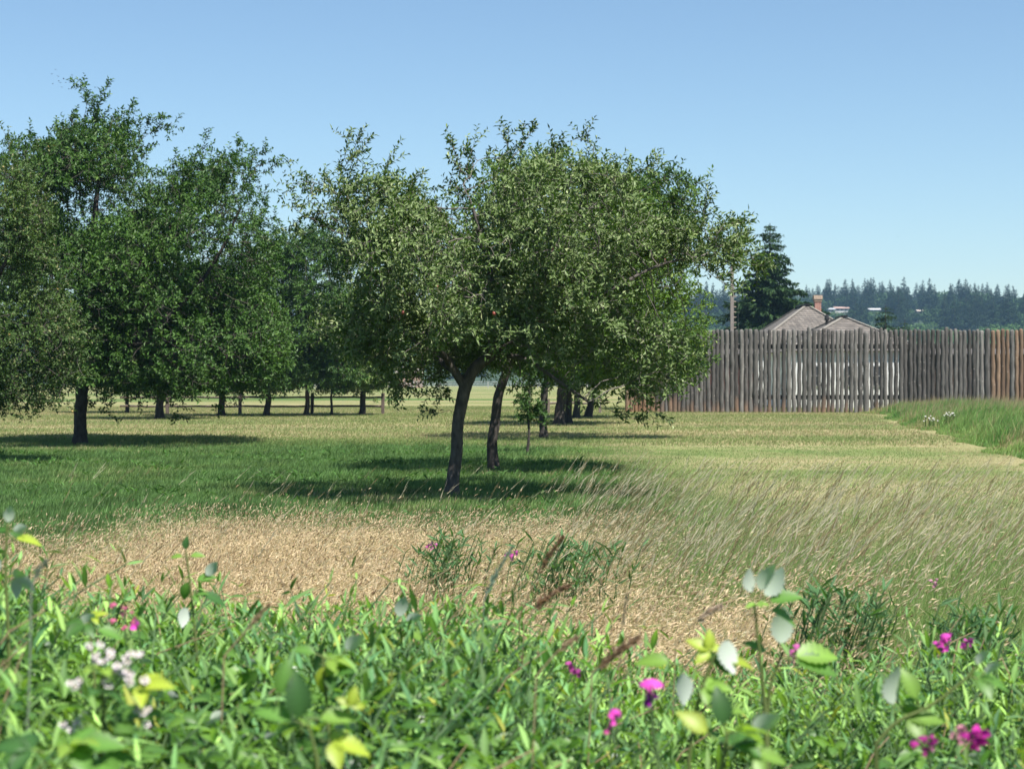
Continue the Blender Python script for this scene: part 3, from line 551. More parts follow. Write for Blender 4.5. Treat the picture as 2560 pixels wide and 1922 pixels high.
put_conifer('fir_tree', 'second wide low fir close beside the tall one, hiding its lower left side', (1862 - CX) / F * 166, 166, 0, dict(h=EYE + 215 / F * 166, r=6.2, seed=9, levels=24, per=8, fac=2.3, size=.42, ragged=.5, zlow=.05, power=.6))
put_conifer('fir_tree', 'small dark fir right of the lower hip roof, behind the palisade', (2214 - CX) / F * 175, 175, 0, dict(h=EYE + 188 / F * 175, r=4.6, seed=14, levels=24, per=7, fac=2.3, size=.36, zlow=.05, power=.75))
put_conifer('fir_tree', 'smallest dark fir touching the right side of the small fir', (2262 - CX) / F * 178, 178, 0, dict(h=EYE + 152 / F * 178, r=3.3, seed=15, levels=20, per=7, fac=2.3, size=.33, zlow=.05, power=.75))
def copy_thing(src, loc, rz, sc, label=None):
    r_ = src.copy(); COL.objects.link(r_); r_.location = loc; r_.rotation_euler = (0, 0, rz); r_.scale = (sc[0], sc[0], sc[1])
    if label: r_['label'] = label
    for ch in src.children: c = ch.copy(); COL.objects.link(c); c.parent = r_
    return r_
GC, GD = 'conifers of the forest on the far hill', 'round broadleaf trees at the foot of the far hill'
LC = ('tall pointed blue-green conifer on the skyline of the far hill', 'blue-green conifer on the slope of the far hill, below the skyline')
LD = ('round light green tree at the foot of the far hill, above the palisade', 'round dark green broadleaf tree on the far hill among the conifers')
con = [put_conifer('conifer', LC[0], 0, -150, -200, dict(h=28, r=7.2 + .9 * (k % 3), seed=60 + k, levels=26, per=7, fac=1.5, size=1.35, zlow=.08, ragged=.35, power=.95, c0=(.010, .028, .012), c1=(.028, .06, .024)), GC) for k in range(5)]
def round_tree(label, c0, c1, seed, group, h=13, n=1500, size=1.1):
    rg = np.random.default_rng(seed); t = empty('broadleaf_tree', (0, -150, -200)); tag(t, label, 'tree', group); lv = MB()
    bl = [(rg.normal(0, 2.3), rg.normal(0, 2.3), rg.uniform(.35, .8) * h, rg.uniform(1.8, 3.4)) for _ in range(14)]
    P = []; Nn = []
    for _ in range(n): q = bl[rg.integers(14)]; v = rg.normal(size=3); v /= np.linalg.norm(v); P.append(np.array(q[:3]) + v * q[3] * rg.random() ** .25); Nn.append(v)
    P = np.array(P); Nn = np.array(Nn); col = np.array(c0) + (np.array(c1) - np.array(c0)) * rg.random((n, 1))
    leaves_np(lv, P, rg.normal(size=(n, 3)) + .1, nrm(Nn + rg.normal(0, .4, (n, 3))), size * rg.uniform(.6, 1.2, n), size * .7 * rg.uniform(.6, 1.2, n), col, .1, .1)
    tr = MB(); tr.tube([(0, 0, -.3), (0, 0, h * .3), (.4, 0, h * .6)], [.35, .28, .12], 6, (.07, .055, .045)); tr.build('trunk', M_bark, t); lv.build('crown', M_fir, t); return t
dec = [round_tree(LD[0], (.05, .11, .025), (.10, .18, .045), 80 + k, GD) for k in range(3)] + [round_tree(LD[1], (.025, .06, .02), (.05, .10, .03), 90 + k, GD) for k in range(2)]
rg = np.random.default_rng(77)
def hill_copy(src, used, px_, Y_, sc, label):
    x = (px_ - CX) / F * Y_; z = float(hill_z(x, Y_)) - 1 if Y_ > 560 else 0.
    if src.name not in used:
        used.add(src.name); src.location = (x, Y_, z); src.scale = (sc[0], sc[0], sc[1]); src['label'] = label; return src
    return copy_thing(src, (x, Y_, z), rg.uniform(0, 6.28), sc, label)
used = set()
houses_px = [(2060, 2125), (2176, 2206), (1985, 2003), (2292, 2320)]
def blocks(px_, Y_, top):  # keep the clearings in front of the far houses open
    return Y_ < 1005 and any(a - 12 < px_ < b_ + 12 for a, b_ in houses_px) and top > EYE + (HY - 776) / F * Y_
sky_x = np.linspace(1690, 2600, 66) + rg.uniform(-8, 8, 66)
for i, px_ in enumerate(sky_x):     # skyline
    Yq = rg.uniform(1150, 1230); topy = np.interp(px_, [1700, 1800, 2030, 2050, 2140, 2330, 2350, 2370, 2450, 2560], [730, 722, 728, 702, 700, 702, 728, 702, 708, 716]) + rg.uniform(-4, 22)
    x = (px_ - CX) / F * Yq; hh = EYE + (HY - topy) / F * Yq - float(hill_z(x, Yq)) + 1
    hill_copy(con[i % 5], used, px_, Yq, (rg.uniform(.75, 1.0), hh / 28.), LC[0])
for i in range(190):
    px_ = rg.uniform(1680, 2620); Yq = rg.uniform(830, 1140); s = rg.uniform(.55, .9); x = (px_ - CX) / F * Yq
    if blocks(px_, Yq, float(hill_z(x, Yq)) + 28 * s): continue
    hill_copy(con[i % 5], used, px_, Yq, (s * rg.uniform(.9, 1.15), s), LC[1])
for i in range(60):
    px_ = rg.uniform(1700, 2620); Yq = rg.uniform(840, 1090); s = rg.uniform(.8, 1.3); x = (px_ - CX) / F * Yq
    if blocks(px_, Yq, float(hill_z(x, Yq)) + 13 * s): continue
    hill_copy(dec[3 + i % 2], used, px_, Yq, (s * 1.1, s), LD[1])
for i in range(150):
    px_ = rg.uniform(1700, 2620); Yq = rg.uniform(600, 860); s = rg.uniform(.65, 1.15); x = (px_ - CX) / F * Yq
    if float(hill_z(x, Yq)) + 13 * s > EYE + (HY - 790) / F * Yq: s *= .7
    hill_copy(dec[i % 3] if i % 4 else dec[3 + i % 2], used, px_, Yq, (s * 1.2, s), LD[0] if i % 4 else LD[1])
for i in range(70):               # what glimmers through under and between the orchard crowns
    px_ = rg.uniform(-60, 1700); Yq = rg.uniform(620, 900); s = rg.uniform(.7, 1.1)
    hill_copy(dec[i % 5], used, px_, Yq, (s * 1.5, s * .9), 'round tree of the far wood that shows in the gaps under the orchard crowns')
for i in range(42):
    px_ = -60 + i * 42 + rg.uniform(-10, 10); Yq = rg.uniform(900, 1150); s = rg.uniform(.7, .9)
    hill_copy(con[i % 5], used, px_, Yq, (s * 1.2, s * .85), 'conifer of the far wood that shows in the gaps between the orchard crowns')
for k, (px_, ty) in enumerate([(2052, 777), (2070, 779), (2088, 775), (2106, 779), (2122, 775), (2168, 780), (2184, 778), (2206, 778), (2290, 781), (2310, 784), (2330, 780), (1985, 776), (2002, 776)]):
    Yq = 985 - 8 * (k % 3); x = (px_ - CX) / F * Yq; tp = EYE + (HY - ty) / F * Yq - float(hill_z(x, Yq)) + 1; s = max(tp, 4) / 13.; hill_copy(dec[k % 5], used, px_, Yq, (.75, s), LD[k % 2])
def far_house(label, px_, py_, Yh, wpx, hpx, wall, roofc, roof_h=.5, pitch=1):
    x = (px_ - CX) / F * Yh; z0 = EYE + (HY - py_) / F * Yh; hw = wpx / F * Yh / 2; hh = hpx / F * Yh; t = empty('hillside_house', (x, Yh, z0)); tag(t, label, 'house'); O = np.array([x, Yh, z0])
    zb = float(hill_z(x, Yh)) - 1
    mb = MB(); mb.box((x - hw, Yh, zb), (x + hw, Yh + 8, z0 + hh * .55), wall); mb.build('wall', M_far, t, origin=O)
    mb = MB(); q = z0 + hh * .55; tp = z0 + hh; quad_slab(mb, [(x - hw - .5, Yh - .6, q), (x + hw + .5, Yh - .6, q), (x + hw + .5, Yh + 4, tp), (x - hw - .5, Yh + 4, tp)], .2, roofc); quad_slab(mb, [(x - hw - .5, Yh + 4.02, tp), (x + hw + .5, Yh + 4.02, tp), (x + hw + .5, Yh + 8.6, q), (x - hw - .5, Yh + 8.6, q)], .2, roofc); mb.build('roof', M_far, t, origin=O)
    for k in range(3): mb = MB(); xx = x - hw * .6 + k * hw * .6; mb.box((xx - .7, Yh - .04, z0 + hh * .1), (xx + .7, Yh + .03, z0 + hh * .38), (.05, .06, .07)); mb.build('window', M_dark, t, origin=O)
far_house('long grey-roofed house on the far hill, just right of the brick chimney', 2073, 779, 1008, 28, 10, (.4, .38, .36), (.34, .36, .38))
far_house('white house with a pinkish brown roof on the far hill', 2105, 777, 1012, 34, 11, (.55, .54, .52), (.38, .26, .22))
far_house('house with a bright white roof on the far hill, above the small fir', 2188, 779, 1010, 28, 9, (.34, .25, .22), (.6, .61, .63))
far_house('tiny pale-roofed house on the far hill, left of the brick chimney', 1994, 774, 1010, 14, 8, (.7, .7, .7), (.7, .72, .75))
far_house('small tan-roofed house on the far hill, right of the white-roofed one', 2306, 782, 1006, 22, 8, (.4, .33, .28), (.5, .42, .36))
# ---------------------------------------------------------------- birds
def bird(px_, py_, Y_, rz, flap, label):
    O = at(px_, py_, Y_); mb = MB(); mb.tube([(-.09, 0, 0), (-.05, 0, 0), (0, 0, .005), (.06, 0, .01), (.085, 0, .012), (.1, 0, .01)], [.01, .03, .036, .026, .02, .004], 7, (.03, .03, .035)); t = mb.build('bird', M_bird); tag(t, label, 'bird', 'small flock of birds over the left treetop' if px_ < 1000 else None)
    for s in (-1, 1):
        mb = MB(); mb.add([(.04, 0, .01), (-.04, 0, .01), (-.05, s * .09, .01 + flap * .08), (.03, s * .1, .015 + flap * .08), (-.04, s * .19, flap * .12)], [(0, 1, 2, 3), (3, 2, 4, 4)], (.035, .035, .04)); mb.add([(.04, 0, .004), (-.04, 0, .004), (-.05, s * .09, .004 + flap * .08), (.03, s * .1, .009 + flap * .08), (-.04, s * .19, flap * .12 - .004)], [(3, 2, 1, 0), (4, 2, 3, 3)], (.035, .035, .04)); mb.build('wing', M_bird, t)
    t.location = O; t.rotation_euler = (0, 0, rz)
BL = 'tiny dark bird of the loose flock over the top of the biggest tree'
for k, (x, y) in enumerate([(139, 175), (129, 186), (146, 192), (180, 188), (159, 198), (166, 199), (147, 203), (151, 207), (164, 207), (132, 210), (154, 219), (172, 223), (178, 223), (209, 207), (214, 211), (238, 219)]):
    bird(x, y, 200, rg.uniform(0, 6.28), rg.uniform(-.6, 1), BL)
bird(2245, 594, 230, 1.2, .5, 'lone tiny bird high above the far hill at the right')
# ---------------------------------------------------------------- grasses
def blades(mb, base, hgt, lean, width, col, segs=1, curve=1.0, face=None, rg=None, tipc=None):
    n = len(base); lean = np.asarray(lean); 
    fa = rg.uniform(0, math.pi, n) if face is None else face
    sd_ = np.stack([np.cos(fa), np.sin(fa), np.zeros(n)], 1)
    ts = np.linspace(0, 1, segs + 1); rows = []
    for t_ in ts[:-1]:
        c = base + np.array([0, 0, 1.]) * (hgt * t_)[:, None] + lean * (t_ ** (1 + curve))
        wv = (width * (1 - .55 * t_))[:, None] * .5; rows += [c - sd_ * wv, c + sd_ * wv]
    tip = base + np.array([0, 0, 1.]) * hgt[:, None] + lean; rows.append(tip)
    k = len(rows); V = np.stack(rows, 1).reshape(-1, 3); i = np.arange(n)[:, None] * k; f4 = []
    for s in range(segs - 1): f4.append(i + np.array([2 * s, 2 * s + 1, 2 * s + 3, 2 * s + 2]))
    f3 = i + np.array([k - 3, k - 2, k - 1])
    C = np.repeat(col, k, axis=0)
    if tipc is not None:
        C = C.reshape(n, k, 3); wt = np.concatenate([np.repeat(ts[:-1], 2), [1]])[None, :, None]; C = (C * (1 - wt) + tipc[:, None] * wt).reshape(-1, 3)
    s0 = mb.n; mb.add(V, f3, C)
    if f4: mb.f.append(np.concatenate(f4) + s0); mb.m.append(np.zeros(len(mb.f[-1]), np.int32))
def fbm(x, y, sc, seed=0): return np.array([mnoise.fractal(Vector((a * sc + seed, b_ * sc, seed * .7)), 1., 2., 3) for a, b_ in zip(x, y)])
def field(n, Y0, Y1, rg, pw=1., l=-.32, r=.32, pad=.6):
    Yv = np.sqrt(rg.uniform(Y0 ** 2, Y1 ** 2, n)) if pw == 1 else Y0 * (Y1 / Y0) ** rg.random(n); u = rg.uniform(0, 1, n); return (l * Yv - pad) + u * ((r - l) * Yv + 2 * pad), Yv
def noise2(x, y, sc, seed):     # fast value-like noise from summed sines
    r_ = np.random.default_rng(seed); s = 0
    for k in range(7): a = r_.uniform(0, 6.28); f_ = sc * r_.uniform(.5, 2.2); s = s + np.sin((x * math.cos(a) + y * math.sin(a)) * f_ + r_.uniform(0, 6.28)) 
    return s / 4.
# short lawn blades under and round the orchard
rg = np.random.default_rng(101)
mb = MB(); n = 490000; x, y = field(n, 17, 64, rg, pw=2, pad=2); lush = np.clip((3.2 + noise2(x, y, .8, 1) * .8 - x) / 2.4, 0, 1) * np.clip((60 + noise2(x, y, .3, 2) * 5 - y) / 14, 0, 1)
patch = noise2(x, y, .9, 3) * .5 + noise2(x, y, 3.5, 4) * .35; dry = np.clip(.25 + .9 * patch - lush * .55 + .2 * noise2(x * .3, y, .8, 5), 0, 1); bd = bank_edge(y) - x
dry = np.clip(dry + (1 - lush) * (.8 * np.exp(-((y - 60 - .8 * np.sin(x * .4)) / 2.0) ** 2) + .8 * np.exp(-(bd / .9) ** 2) + .5 * noise2(x * .45, y, .42, 66) + .3 * noise2(x, y, 1.1, 68) + .34 * np.sin(bd * 1.5 + .9 * noise2(x, y, .3, 67)) * np.clip((13 - bd) / 5, 0, 1)), 0, 1); dry = dry * dry * (3 - 2 * dry); vr = 1 + .28 * noise2(x, y, 5., 61) + .22 * noise2(x, y, 1.7, 62)
keep = rg.random(n) < (.5 + .5 * lush); x, y, lush, patch, dry, vr = x[keep], y[keep], lush[keep], patch[keep], dry[keep], vr[keep]; n = len(x)
g = (np.array([.118, .215, .068]) + np.array([.10, .075, .03]) * np.clip(patch, 0, 1)[:, None]) * (.8 + .6 * rg.random((n, 1))) * np.clip(vr, .45, 1.6)[:, None]; tn = np.array([.55, .46, .28]); isd = (rg.random(n) < dry * .85)[:, None]
col = np.where(isd, tn * rg.uniform(.7, 1.15, (n, 1)), g * np.array([1.75, 1.35, 1.5]) * (1 - lush[:, None]) + g * lush[:, None])
hg = (.04 + .055 * lush * (1 + .7 * noise2(x, y, 2.5, 6))) * rg.uniform(.5, 1.3, n); hg = np.maximum(hg, .02)
ln = np.stack([rg.normal(.03, .03, n), rg.normal(0, .03, n), np.zeros(n)], 1) * (hg / .1)[:, None]
blades(mb, np.stack([x, y, ground_z(x, y)], 1), hg, ln, .009 + .0001 * y + .006 * lush, col, 1, rg=rg)
tag(mb.build('lawn_grass', M_grass), 'short lawn grass, lush green under the fruit trees and dry on the right', 'grass', kind='stuff')
mb = MB(); n = 260000; x, y = field(n, 50, 125, rg, pw=1); m = x < bank_edge(y) + 1; x, y = x[m], y[m]; n = len(x); dry = np.clip(.45 + noise2(x * .35, y, .28, 8) * .7 + .35 * noise2(x * .6, y, .8, 9) + .3 * np.exp(-((y - 62) / 4) ** 2), 0, 1)
isd = (rg.random(n) < dry * .72)[:, None]; col = np.where(isd, np.array([.50, .41, .25]) * rg.uniform(.7, 1.15, (n, 1)), np.array([.21, .26, .095]) * rg.uniform(.7, 1.4, (n, 1))); hg = rg.uniform(.03, .1, n)
blades(mb, np.stack([x, y, 0 * x], 1), hg, np.stack([rg.normal(.02, .03, n), 0 * x, 0 * x], 1), .028 + 0 * x, col, 1, rg=rg)
tag(mb.build('far_lawn_grass', M_grass), 'dry mown grass in front of the palisade and the rail fences', 'grass', kind='stuff')
# broad weeds in the lush strip
mb = MB(); n = 5000; x, y = field(n, 24, 46, rg); m = (x < 2) & (noise2(x, y, 1.5, 12) > .2); x, y = x[m], y[m]; n = len(x); az = rg.uniform(0, 6.28, n)
leaves_np(mb, np.stack([x, y, .05 + 0 * x], 1), np.stack([np.cos(az), np.sin(az), rg.uniform(.2, 1.2, n)], 1), np.array([0, 0, 1.]) + rg.normal(0, .3, (n, 3)), rg.uniform(.1, .2, n), rg.uniform(.03, .06, n), np.array([.07, .16, .035]) * rg.uniform(.8, 1.5, (n, 1)))
tag(mb.build('lawn_weeds', M_grass), 'broad-leaved weeds scattered through the lush orchard grass', 'weeds', kind='stuff')
# tall green bank on the right
mb = MB(); n = 190000; y = rg.uniform(30, 99, n); e = bank_edge(y) + .35 * noise2(y * 0, y, 1.1, 21); x = e + rg.random(n) ** 1.25 * 14; m = (x < .34 * y + 1) & ((x - e) > 0); x, y, e = x[m], y[m], e[m]; n = len(x)
m2 = noise2(x, y, .8, 22) + .4 * noise2(x, y, 2.4, 23); ramp_ = np.clip((x - e) / .8, .25, 1); hg = (.46 + .18 * m2) * ramp_ * rg.uniform(.5, 1.2, n); hg = np.maximum(hg, .08) * np.clip(.35 + (y - 34) / 22, .35, 1)
tone = np.clip(.5 + m2 * .6, 0, 1)[:, None]; col = np.array([.15, .29, .075]) * tone + np.array([.28, .40, .125]) * (1 - tone); col = col * rg.uniform(.7, 1.4, (n, 1)); ydry = rg.random(n) < np.where(noise2(x, y, .6, 24) > .5, .35, .07); col[ydry] = np.array([.42, .34, .19])
hg[ydry] *= 1.15
blades(mb, np.stack([x, y, ground_z(x, y)], 1), hg, np.stack([rg.normal(.12, .12, n), rg.normal(0, .1, n), 0 * x], 1) * (hg / .5)[:, None], .015 + .00015 * y, col, 2, rg=rg)
n = 2600; y = rg.uniform(70, 99, n); x = bank_edge(y) + .5 + rg.random(n) * 14; hg = rg.uniform(.6, .95, n); blades(mb, np.stack([x, y, ground_z(x, y)], 1), hg, np.stack([rg.normal(.15, .08, n), 0 * x, 0 * x], 1), .03 + 0 * x, np.array([.36, .31, .18]) * rg.uniform(.8, 1.2, (n, 1)), 2, rg=rg)
tag(mb.build('tall_green_grass', M_grass), 'tall unmown green grass on the bank at the right below the palisade', 'grass', kind='stuff')
for k, (cxp, cyp, wpx, lab) in enumerate([(2322, 1046, 26, 'left one of two patches of white daisies in the tall green grass'), (2372, 1036, 24, 'right one of two patches of white daisies in the tall green grass')]):
    Yq = 60. + 4 * k; O = at(cxp, cyp + 20, Yq); t = empty('daisy_patch', (O[0], Yq, .28)); tag(t, lab, 'flowers'); O = np.array(t.location); fl = MB(); stm = MB()
    for q in range(13):
        p = at(cxp + rg.normal(0, wpx * .5), cyp + rg.normal(0, 4), Yq + rg.uniform(-.4, .4)); a = np.arange(9) / 9 * 6.283; ring = np.stack([np.cos(a) * .024, np.sin(a) * .024 , .008 * np.ones(9)], 1) + p
        ring[:, 2] += ring[:, 1] * 0 - (ring[:, 1] - p[1]) * -.6; fl = MB(); stm = MB(); fl.add(np.vstack([ring, p]), [(i, (i + 1) % 9, 9) for i in range(9)], (.62, .62, .58)); stm.tube([(p[0], p[1], .3), p], .008, 3, (.08, .13, .04), cap=False); fl.build('blossom', M_petal, t, origin=O); stm.build('stem', M_grass, t, origin=O)
# meadow: tall dry grasses between lawn and thicket
def meadow_green(x, y):
    px_ = CX + F * x / y; py_ = HY + 1.08 * F / y; s = lambda v, a, b_: np.clip((v - a) / (b_ - a), 0, 1)
    g = s(px_, 1380, 1680) * (1 - s(py_, 1390, 1500)); g = np.maximum(g, s(px_, 1980, 2180) * .95); g = np.maximum(g, (1 - s(px_, 150, 420)) * (1 - s(py_, 1285, 1330)))
    g = np.maximum(g, .7 * np.exp(-((px_ - 1330) / 230) ** 2 - ((py_ - 1370) / 60) ** 2)); g = np.maximum(g, 1 - s(py_, 1240, 1275))
    return np.clip(g + .16 * noise2(x, y, 1.5, 31), 0.03, .97)
rg = np.random.default_rng(202)
n = 270000; x, y = field(n, 5.6, 23, rg, pw=1, pad=1.5); px_ = CX + F * x / y
yfar = np.interp(px_, [0, 250, 450, 1150, 1500, 1900, 2560], [15.0, 15.8, 16.8, 16.6, 15.6, 15.8, 16.5]) + .6 * noise2(x, y, 1.2, 33); m = y < yfar; x, y, yfar, px_ = x[m], y[m], yfar[m], px_[m]
m = rg.random(len(x)) < np.clip((yfar - y) / 2.4, .035, 1) * np.interp(y, [5.6, 12, 23], [1, 1, .75]); x, y, yfar, px_ = x[m], y[m], yfar[m], px_[m]; n = len(x); g = meadow_green(x, y)
hm = np.interp(px_, [0, 1300, 1700, 2560], [.64, .66, .74, .78]) + .05 * noise2(x, y, 1.6, 34)
mb = MB(); z0 = .0
# leafy lower blades
hb = hm * rg.uniform(.6, .95, n); lean = np.stack([rg.normal(.06, .17, n), rg.normal(0, .15, n), 0 * x], 1); isg = (rg.random(n) < .14 + .84 * g)[:, None]
cg = np.array([.22, .34, .11]) * rg.uniform(.7, 1.5, (n, 1)); ct = np.array([.78, .63, .40]) * rg.uniform(.65, 1.25, (n, 1)); blades(mb, np.stack([x, y, np.full(n, z0)], 1), hb, lean, rg.uniform(.0026, .0048, n), np.where(isg, cg, ct), 2, rg=rg)
tag(mb.build('meadow_grass_blades', M_grass), 'tall meadow grass leaves between the thicket and the lawn', 'grass', kind='stuff')
# flowering stems with seed heads, bent by wind to the right
sel = rg.permutation(n); sel = sel[rg.random(n) < (.97 - .96 * g[sel])][:190000]; n2 = len(sel); x, y, g, hm, px_ = x[sel] + rg.normal(0, .02, n2), y[sel], g[sel], hm[sel], px_[sel]
hs = hm * rg.uniform(.82, 1.18, n2) * np.where(rg.random(n2) < .03, 1.25, 1); wind_ = np.interp(px_, [0, 600, 1500, 2560], [.10, .07, .18, .24]); wb = wind_ * rg.uniform(.4, 1.6, n2)
mb = MB(); st = MB(); base = np.stack([x, y, 0 * x], 1); lean = np.stack([wb + rg.normal(0, .07, n2), rg.normal(0, .08, n2), 0 * x], 1); greenish = (rg.random(n2) < g * .75)[:, None]
cs = np.where(greenish, np.array([.15, .23, .065]), np.array([.56, .44, .26])) * rg.uniform(.7, 1.2, (n2, 1))
blades(st, base, hs, lean, np.full(n2, .0022), cs, 3, 1.1, rg=rg)
tip = base + lean + np.array([0, 0, 1.]) * hs[:, None]; d = nrm(np.stack([wb * 2.6, lean[:, 1], hs - wb * .6], 1) + rg.normal(0, .28, (n2, 3))); hl = rg.uniform(.016, .042, n2)
hc = np.where((rg.random(n2) < .25 + .5 * g)[:, None], np.array([.66, .60, .40]), np.array([.76, .61, .40])) * rg.uniform(.7, 1.15, (n2, 1)); hc = np.where((rg.random(n2) < .12)[:, None], np.array([.30, .20, .12]), hc)
sd_ = nrm(np.cross(d, rg.normal(size=(n2, 3)))); ww = (rg.uniform(.0018, .004, n2) * np.where(hl > .07, .8, 1.1))[:, None]
s2 = np.cross(d, sd_); H = hl[:, None]; drop = np.array([0.12, 0, -.12]) * H
V = np.stack([tip - d * H * .1, tip + d * H * .35 + sd_ * ww, tip + d * H * .35 - .5 * sd_ * ww + .87 * s2 * ww, tip + d * H * .35 - .5 * sd_ * ww - .87 * s2 * ww, tip + d * H + drop], 1).reshape(-1, 3)
i = np.arange(n2)[:, None] * 5; f = np.concatenate([i + np.array(q) for q in ((0, 2, 1), (0, 3, 2), (0, 1, 3), (4, 1, 2), (4, 2, 3), (4, 3, 1))]); mb.add(V, f, np.repeat(hc, 5, axis=0))
nc = 220000; q = rg.integers(0, len(x), nc); cx_, cy_ = x[q] + rg.normal(0, .06, nc), y[q] + rg.normal(0, .06, nc); gc = g[q]; dv = nrm(rg.normal(size=(nc, 3)) * np.array([1, 1, .75]) + np.array([.35, 0, .25])); Lc = rg.uniform(.03, .085, nc)[:, None]; sv = nrm(np.cross(dv, rg.normal(size=(nc, 3)))) * rg.uniform(.0012, .0026, (nc, 1))
p0 = np.stack([cx_, cy_, hm[q] * rg.uniform(.55, .98, nc)], 1); V = np.stack([p0 - sv, p0 + sv, p0 + dv * Lc], 1).reshape(-1, 3)
cc_ = np.where((rg.random(nc) < gc * .9)[:, None], np.array([.24, .34, .10]), np.array([.82, .67, .42])) * rg.uniform(.75, 1.2, (nc, 1)); mb.add(V, np.arange(nc)[:, None] * 3 + np.array([0, 1, 2]), np.repeat(cc_, 3, axis=0))
tag(st.build('meadow_stems', M_dry), 'thin stems of the dry meadow grass bent by wind to the right', 'grass', kind='stuff'); tag(mb.build('meadow_seed_heads', M_dry), 'pinkish tan and straw seed heads of the tall meadow grass', 'grass', kind='stuff')
# tall wispy stems, right side and scattered
n3 = 2000; y = rg.uniform(9, 18.5, n3); px_ = np.where(rg.random(n3) < .93, rg.uniform(1350, 2620, n3), rg.uniform(-40, 1350, n3)); x = (px_ - CX) / F * y; hs = rg.uniform(.8, 1.08, n3); m = (px_ > 1350) | (y < 18); x, y, hs, px_ = x[m], y[m], hs[m], px_[m]; n3 = len(x)
st = MB(); wb = rg.uniform(.15, .55, n3); base = np.stack([x, y, 0 * x], 1); lean = np.stack([wb, rg.normal(0, .06, n3), 0 * x], 1); blades(st, base, hs, lean, np.full(n3, .0034), np.where((rg.random(n3) < .5)[:, None], np.array([.48, .43, .27]), np.array([.16, .22, .07])) * rg.uniform(.8, 1.2, (n3, 1)), 5, 1.4, rg=rg)
tip = base + lean + np.array([0, 0, 1.]) * hs[:, None]; d = nrm(np.stack([wb * 2.4, 0 * x, hs], 1)); pa = rg.random(n3) < .6
for q in range(5):
    o_ = rg.normal(0, .004, (n3, 3)); dl = nrm(d + rg.normal(0, .1, (n3, 3))); blades(st, tip - d * .16 * (1 - q / 5) + o_, .08 * dl[:, 2], dl * .08 * np.array([1, 1, 0]), rg.uniform(.004, .008, n3), np.where(pa[:, None], np.array([.60, .55, .39]), np.array([.30, .24, .13])) * rg.uniform(.8, 1.15, (n3, 1)), 2, .0, rg=rg)
tag(st.build('wispy_grass', M_dry), 'taller wispy grass stalks waving above the meadow, thickest at the right', 'grass', kind='stuff')
# ---------------------------------------------------------------- foreground thicket
def top_y(px_): return np.interp(px_, [-200, 0, 200, 480, 800, 1000, 1150, 1300, 1500, 1750, 2000, 2300, 2760], [1380, 1405, 1470, 1490, 1500, 1520, 1500, 1580, 1640, 1660, 1660, 1640, 1610])
def leafshape(nseg, wid, serr=0., fold=.35, droop=.3, tw=0., point=1.0):
    """one leaf in unit length along +X, normal +Z; returns verts, faces"""
    t = np.linspace(0, 1, nseg + 1); w_ = wid * .5 * np.sin(math.pi * t ** .8) ** point; w_[0] = w_[-1] = 0
    mid = np.stack([t, 0 * t, -droop * t ** 2], 1); V = list(mid); F_ = []
    Lf = []; Rt = []
    for s, lst in ((1, Lf), (-1, Rt)):
        for k in range(1, nseg):
            ww = w_[k] * (1 + (serr if k % 2 else -serr)); lst.append(len(V)); V.append(mid[k] + np.array([serr * .5 * (1 if k % 2 else 0) * .1, s * ww, fold * ww]))
    for lst, flip in ((Lf, False), (Rt, True)):
        for k in range(nseg):
            a, b_ = k, k + 1; c = lst[k] if k < nseg - 1 else None; d_ = lst[k - 1] if k > 0 else None
            q = [a, b_, c, d_] if c is not None and d_ is not None else ([a, b_, c] if d_ is None else [a, b_, d_])
            if flip: q = q[::-1]
            if len(q) == 3: q = q + [q[2]]
            F_.append(q)
    return np.array(V), np.array(F_)
def place_leaves(mb, shp, base, d, nr_, L, col, wsc=None):
    V0, F0 = shp; nmid = (len(V0) + 2) // 3 + (1 if (len(V0) + 2) % 3 else 0); n = len(base); d = nrm(np.asarray(d, float)); nr_ = nrm(np.asarray(nr_, float)); s = nrm(np.cross(nr_, d)); u = np.cross(d, s); L = np.asarray(L, float)
    V0 = np.asarray(V0); wsc = np.ones(n) if wsc is None else wsc
    vt = np.ones(len(V0)); vt[:nmid] = 1.3; vt[nmid + 1::2] = .84
    V = base[:, None] + (V0[None, :, 0:1] * d[:, None] + V0[None, :, 1:2] * s[:, None] * wsc[:, None, None] + V0[None, :, 2:3] * u[:, None]) * L[:, None, None]
    f = (np.arange(n)[:, None, None] * len(V0) + F0[None]).reshape(-1, 4); mb.add(V.reshape(-1, 3), f, (np.asarray(col, float)[:, None, :] * vt[None, :, None]).reshape(-1, 3))
PEA = leafshape(4, .15, 0, .3, .10, point=.9); PEA2 = leafshape(4, .19, 0, .5, .25, point=.9)
BR = leafshape(14, .62, .13, .3, .30, point=.82)
rg = np.random.default_rng(303)
lf = MB(); stems = MB()
ns = 11500; y = rg.uniform(2.3, 6.9, ns) ; y = 2.3 + (y - 2.3); x = rg.uniform(-1, 1, ns) * (.33 * y + 1.0); px_ = CX + F * x / y
edge = 5.6; ztop = EYE - (top_y(px_) - HY) / F * edge; ztop = ztop + .06 * noise2(x, y, 2.4, 41) + .035 * noise2(x, y, 8, 42) - np.clip(y - 5.4, 0, 2) * .16 - .05 * (3.4 - np.minimum(y, 3.4)) 
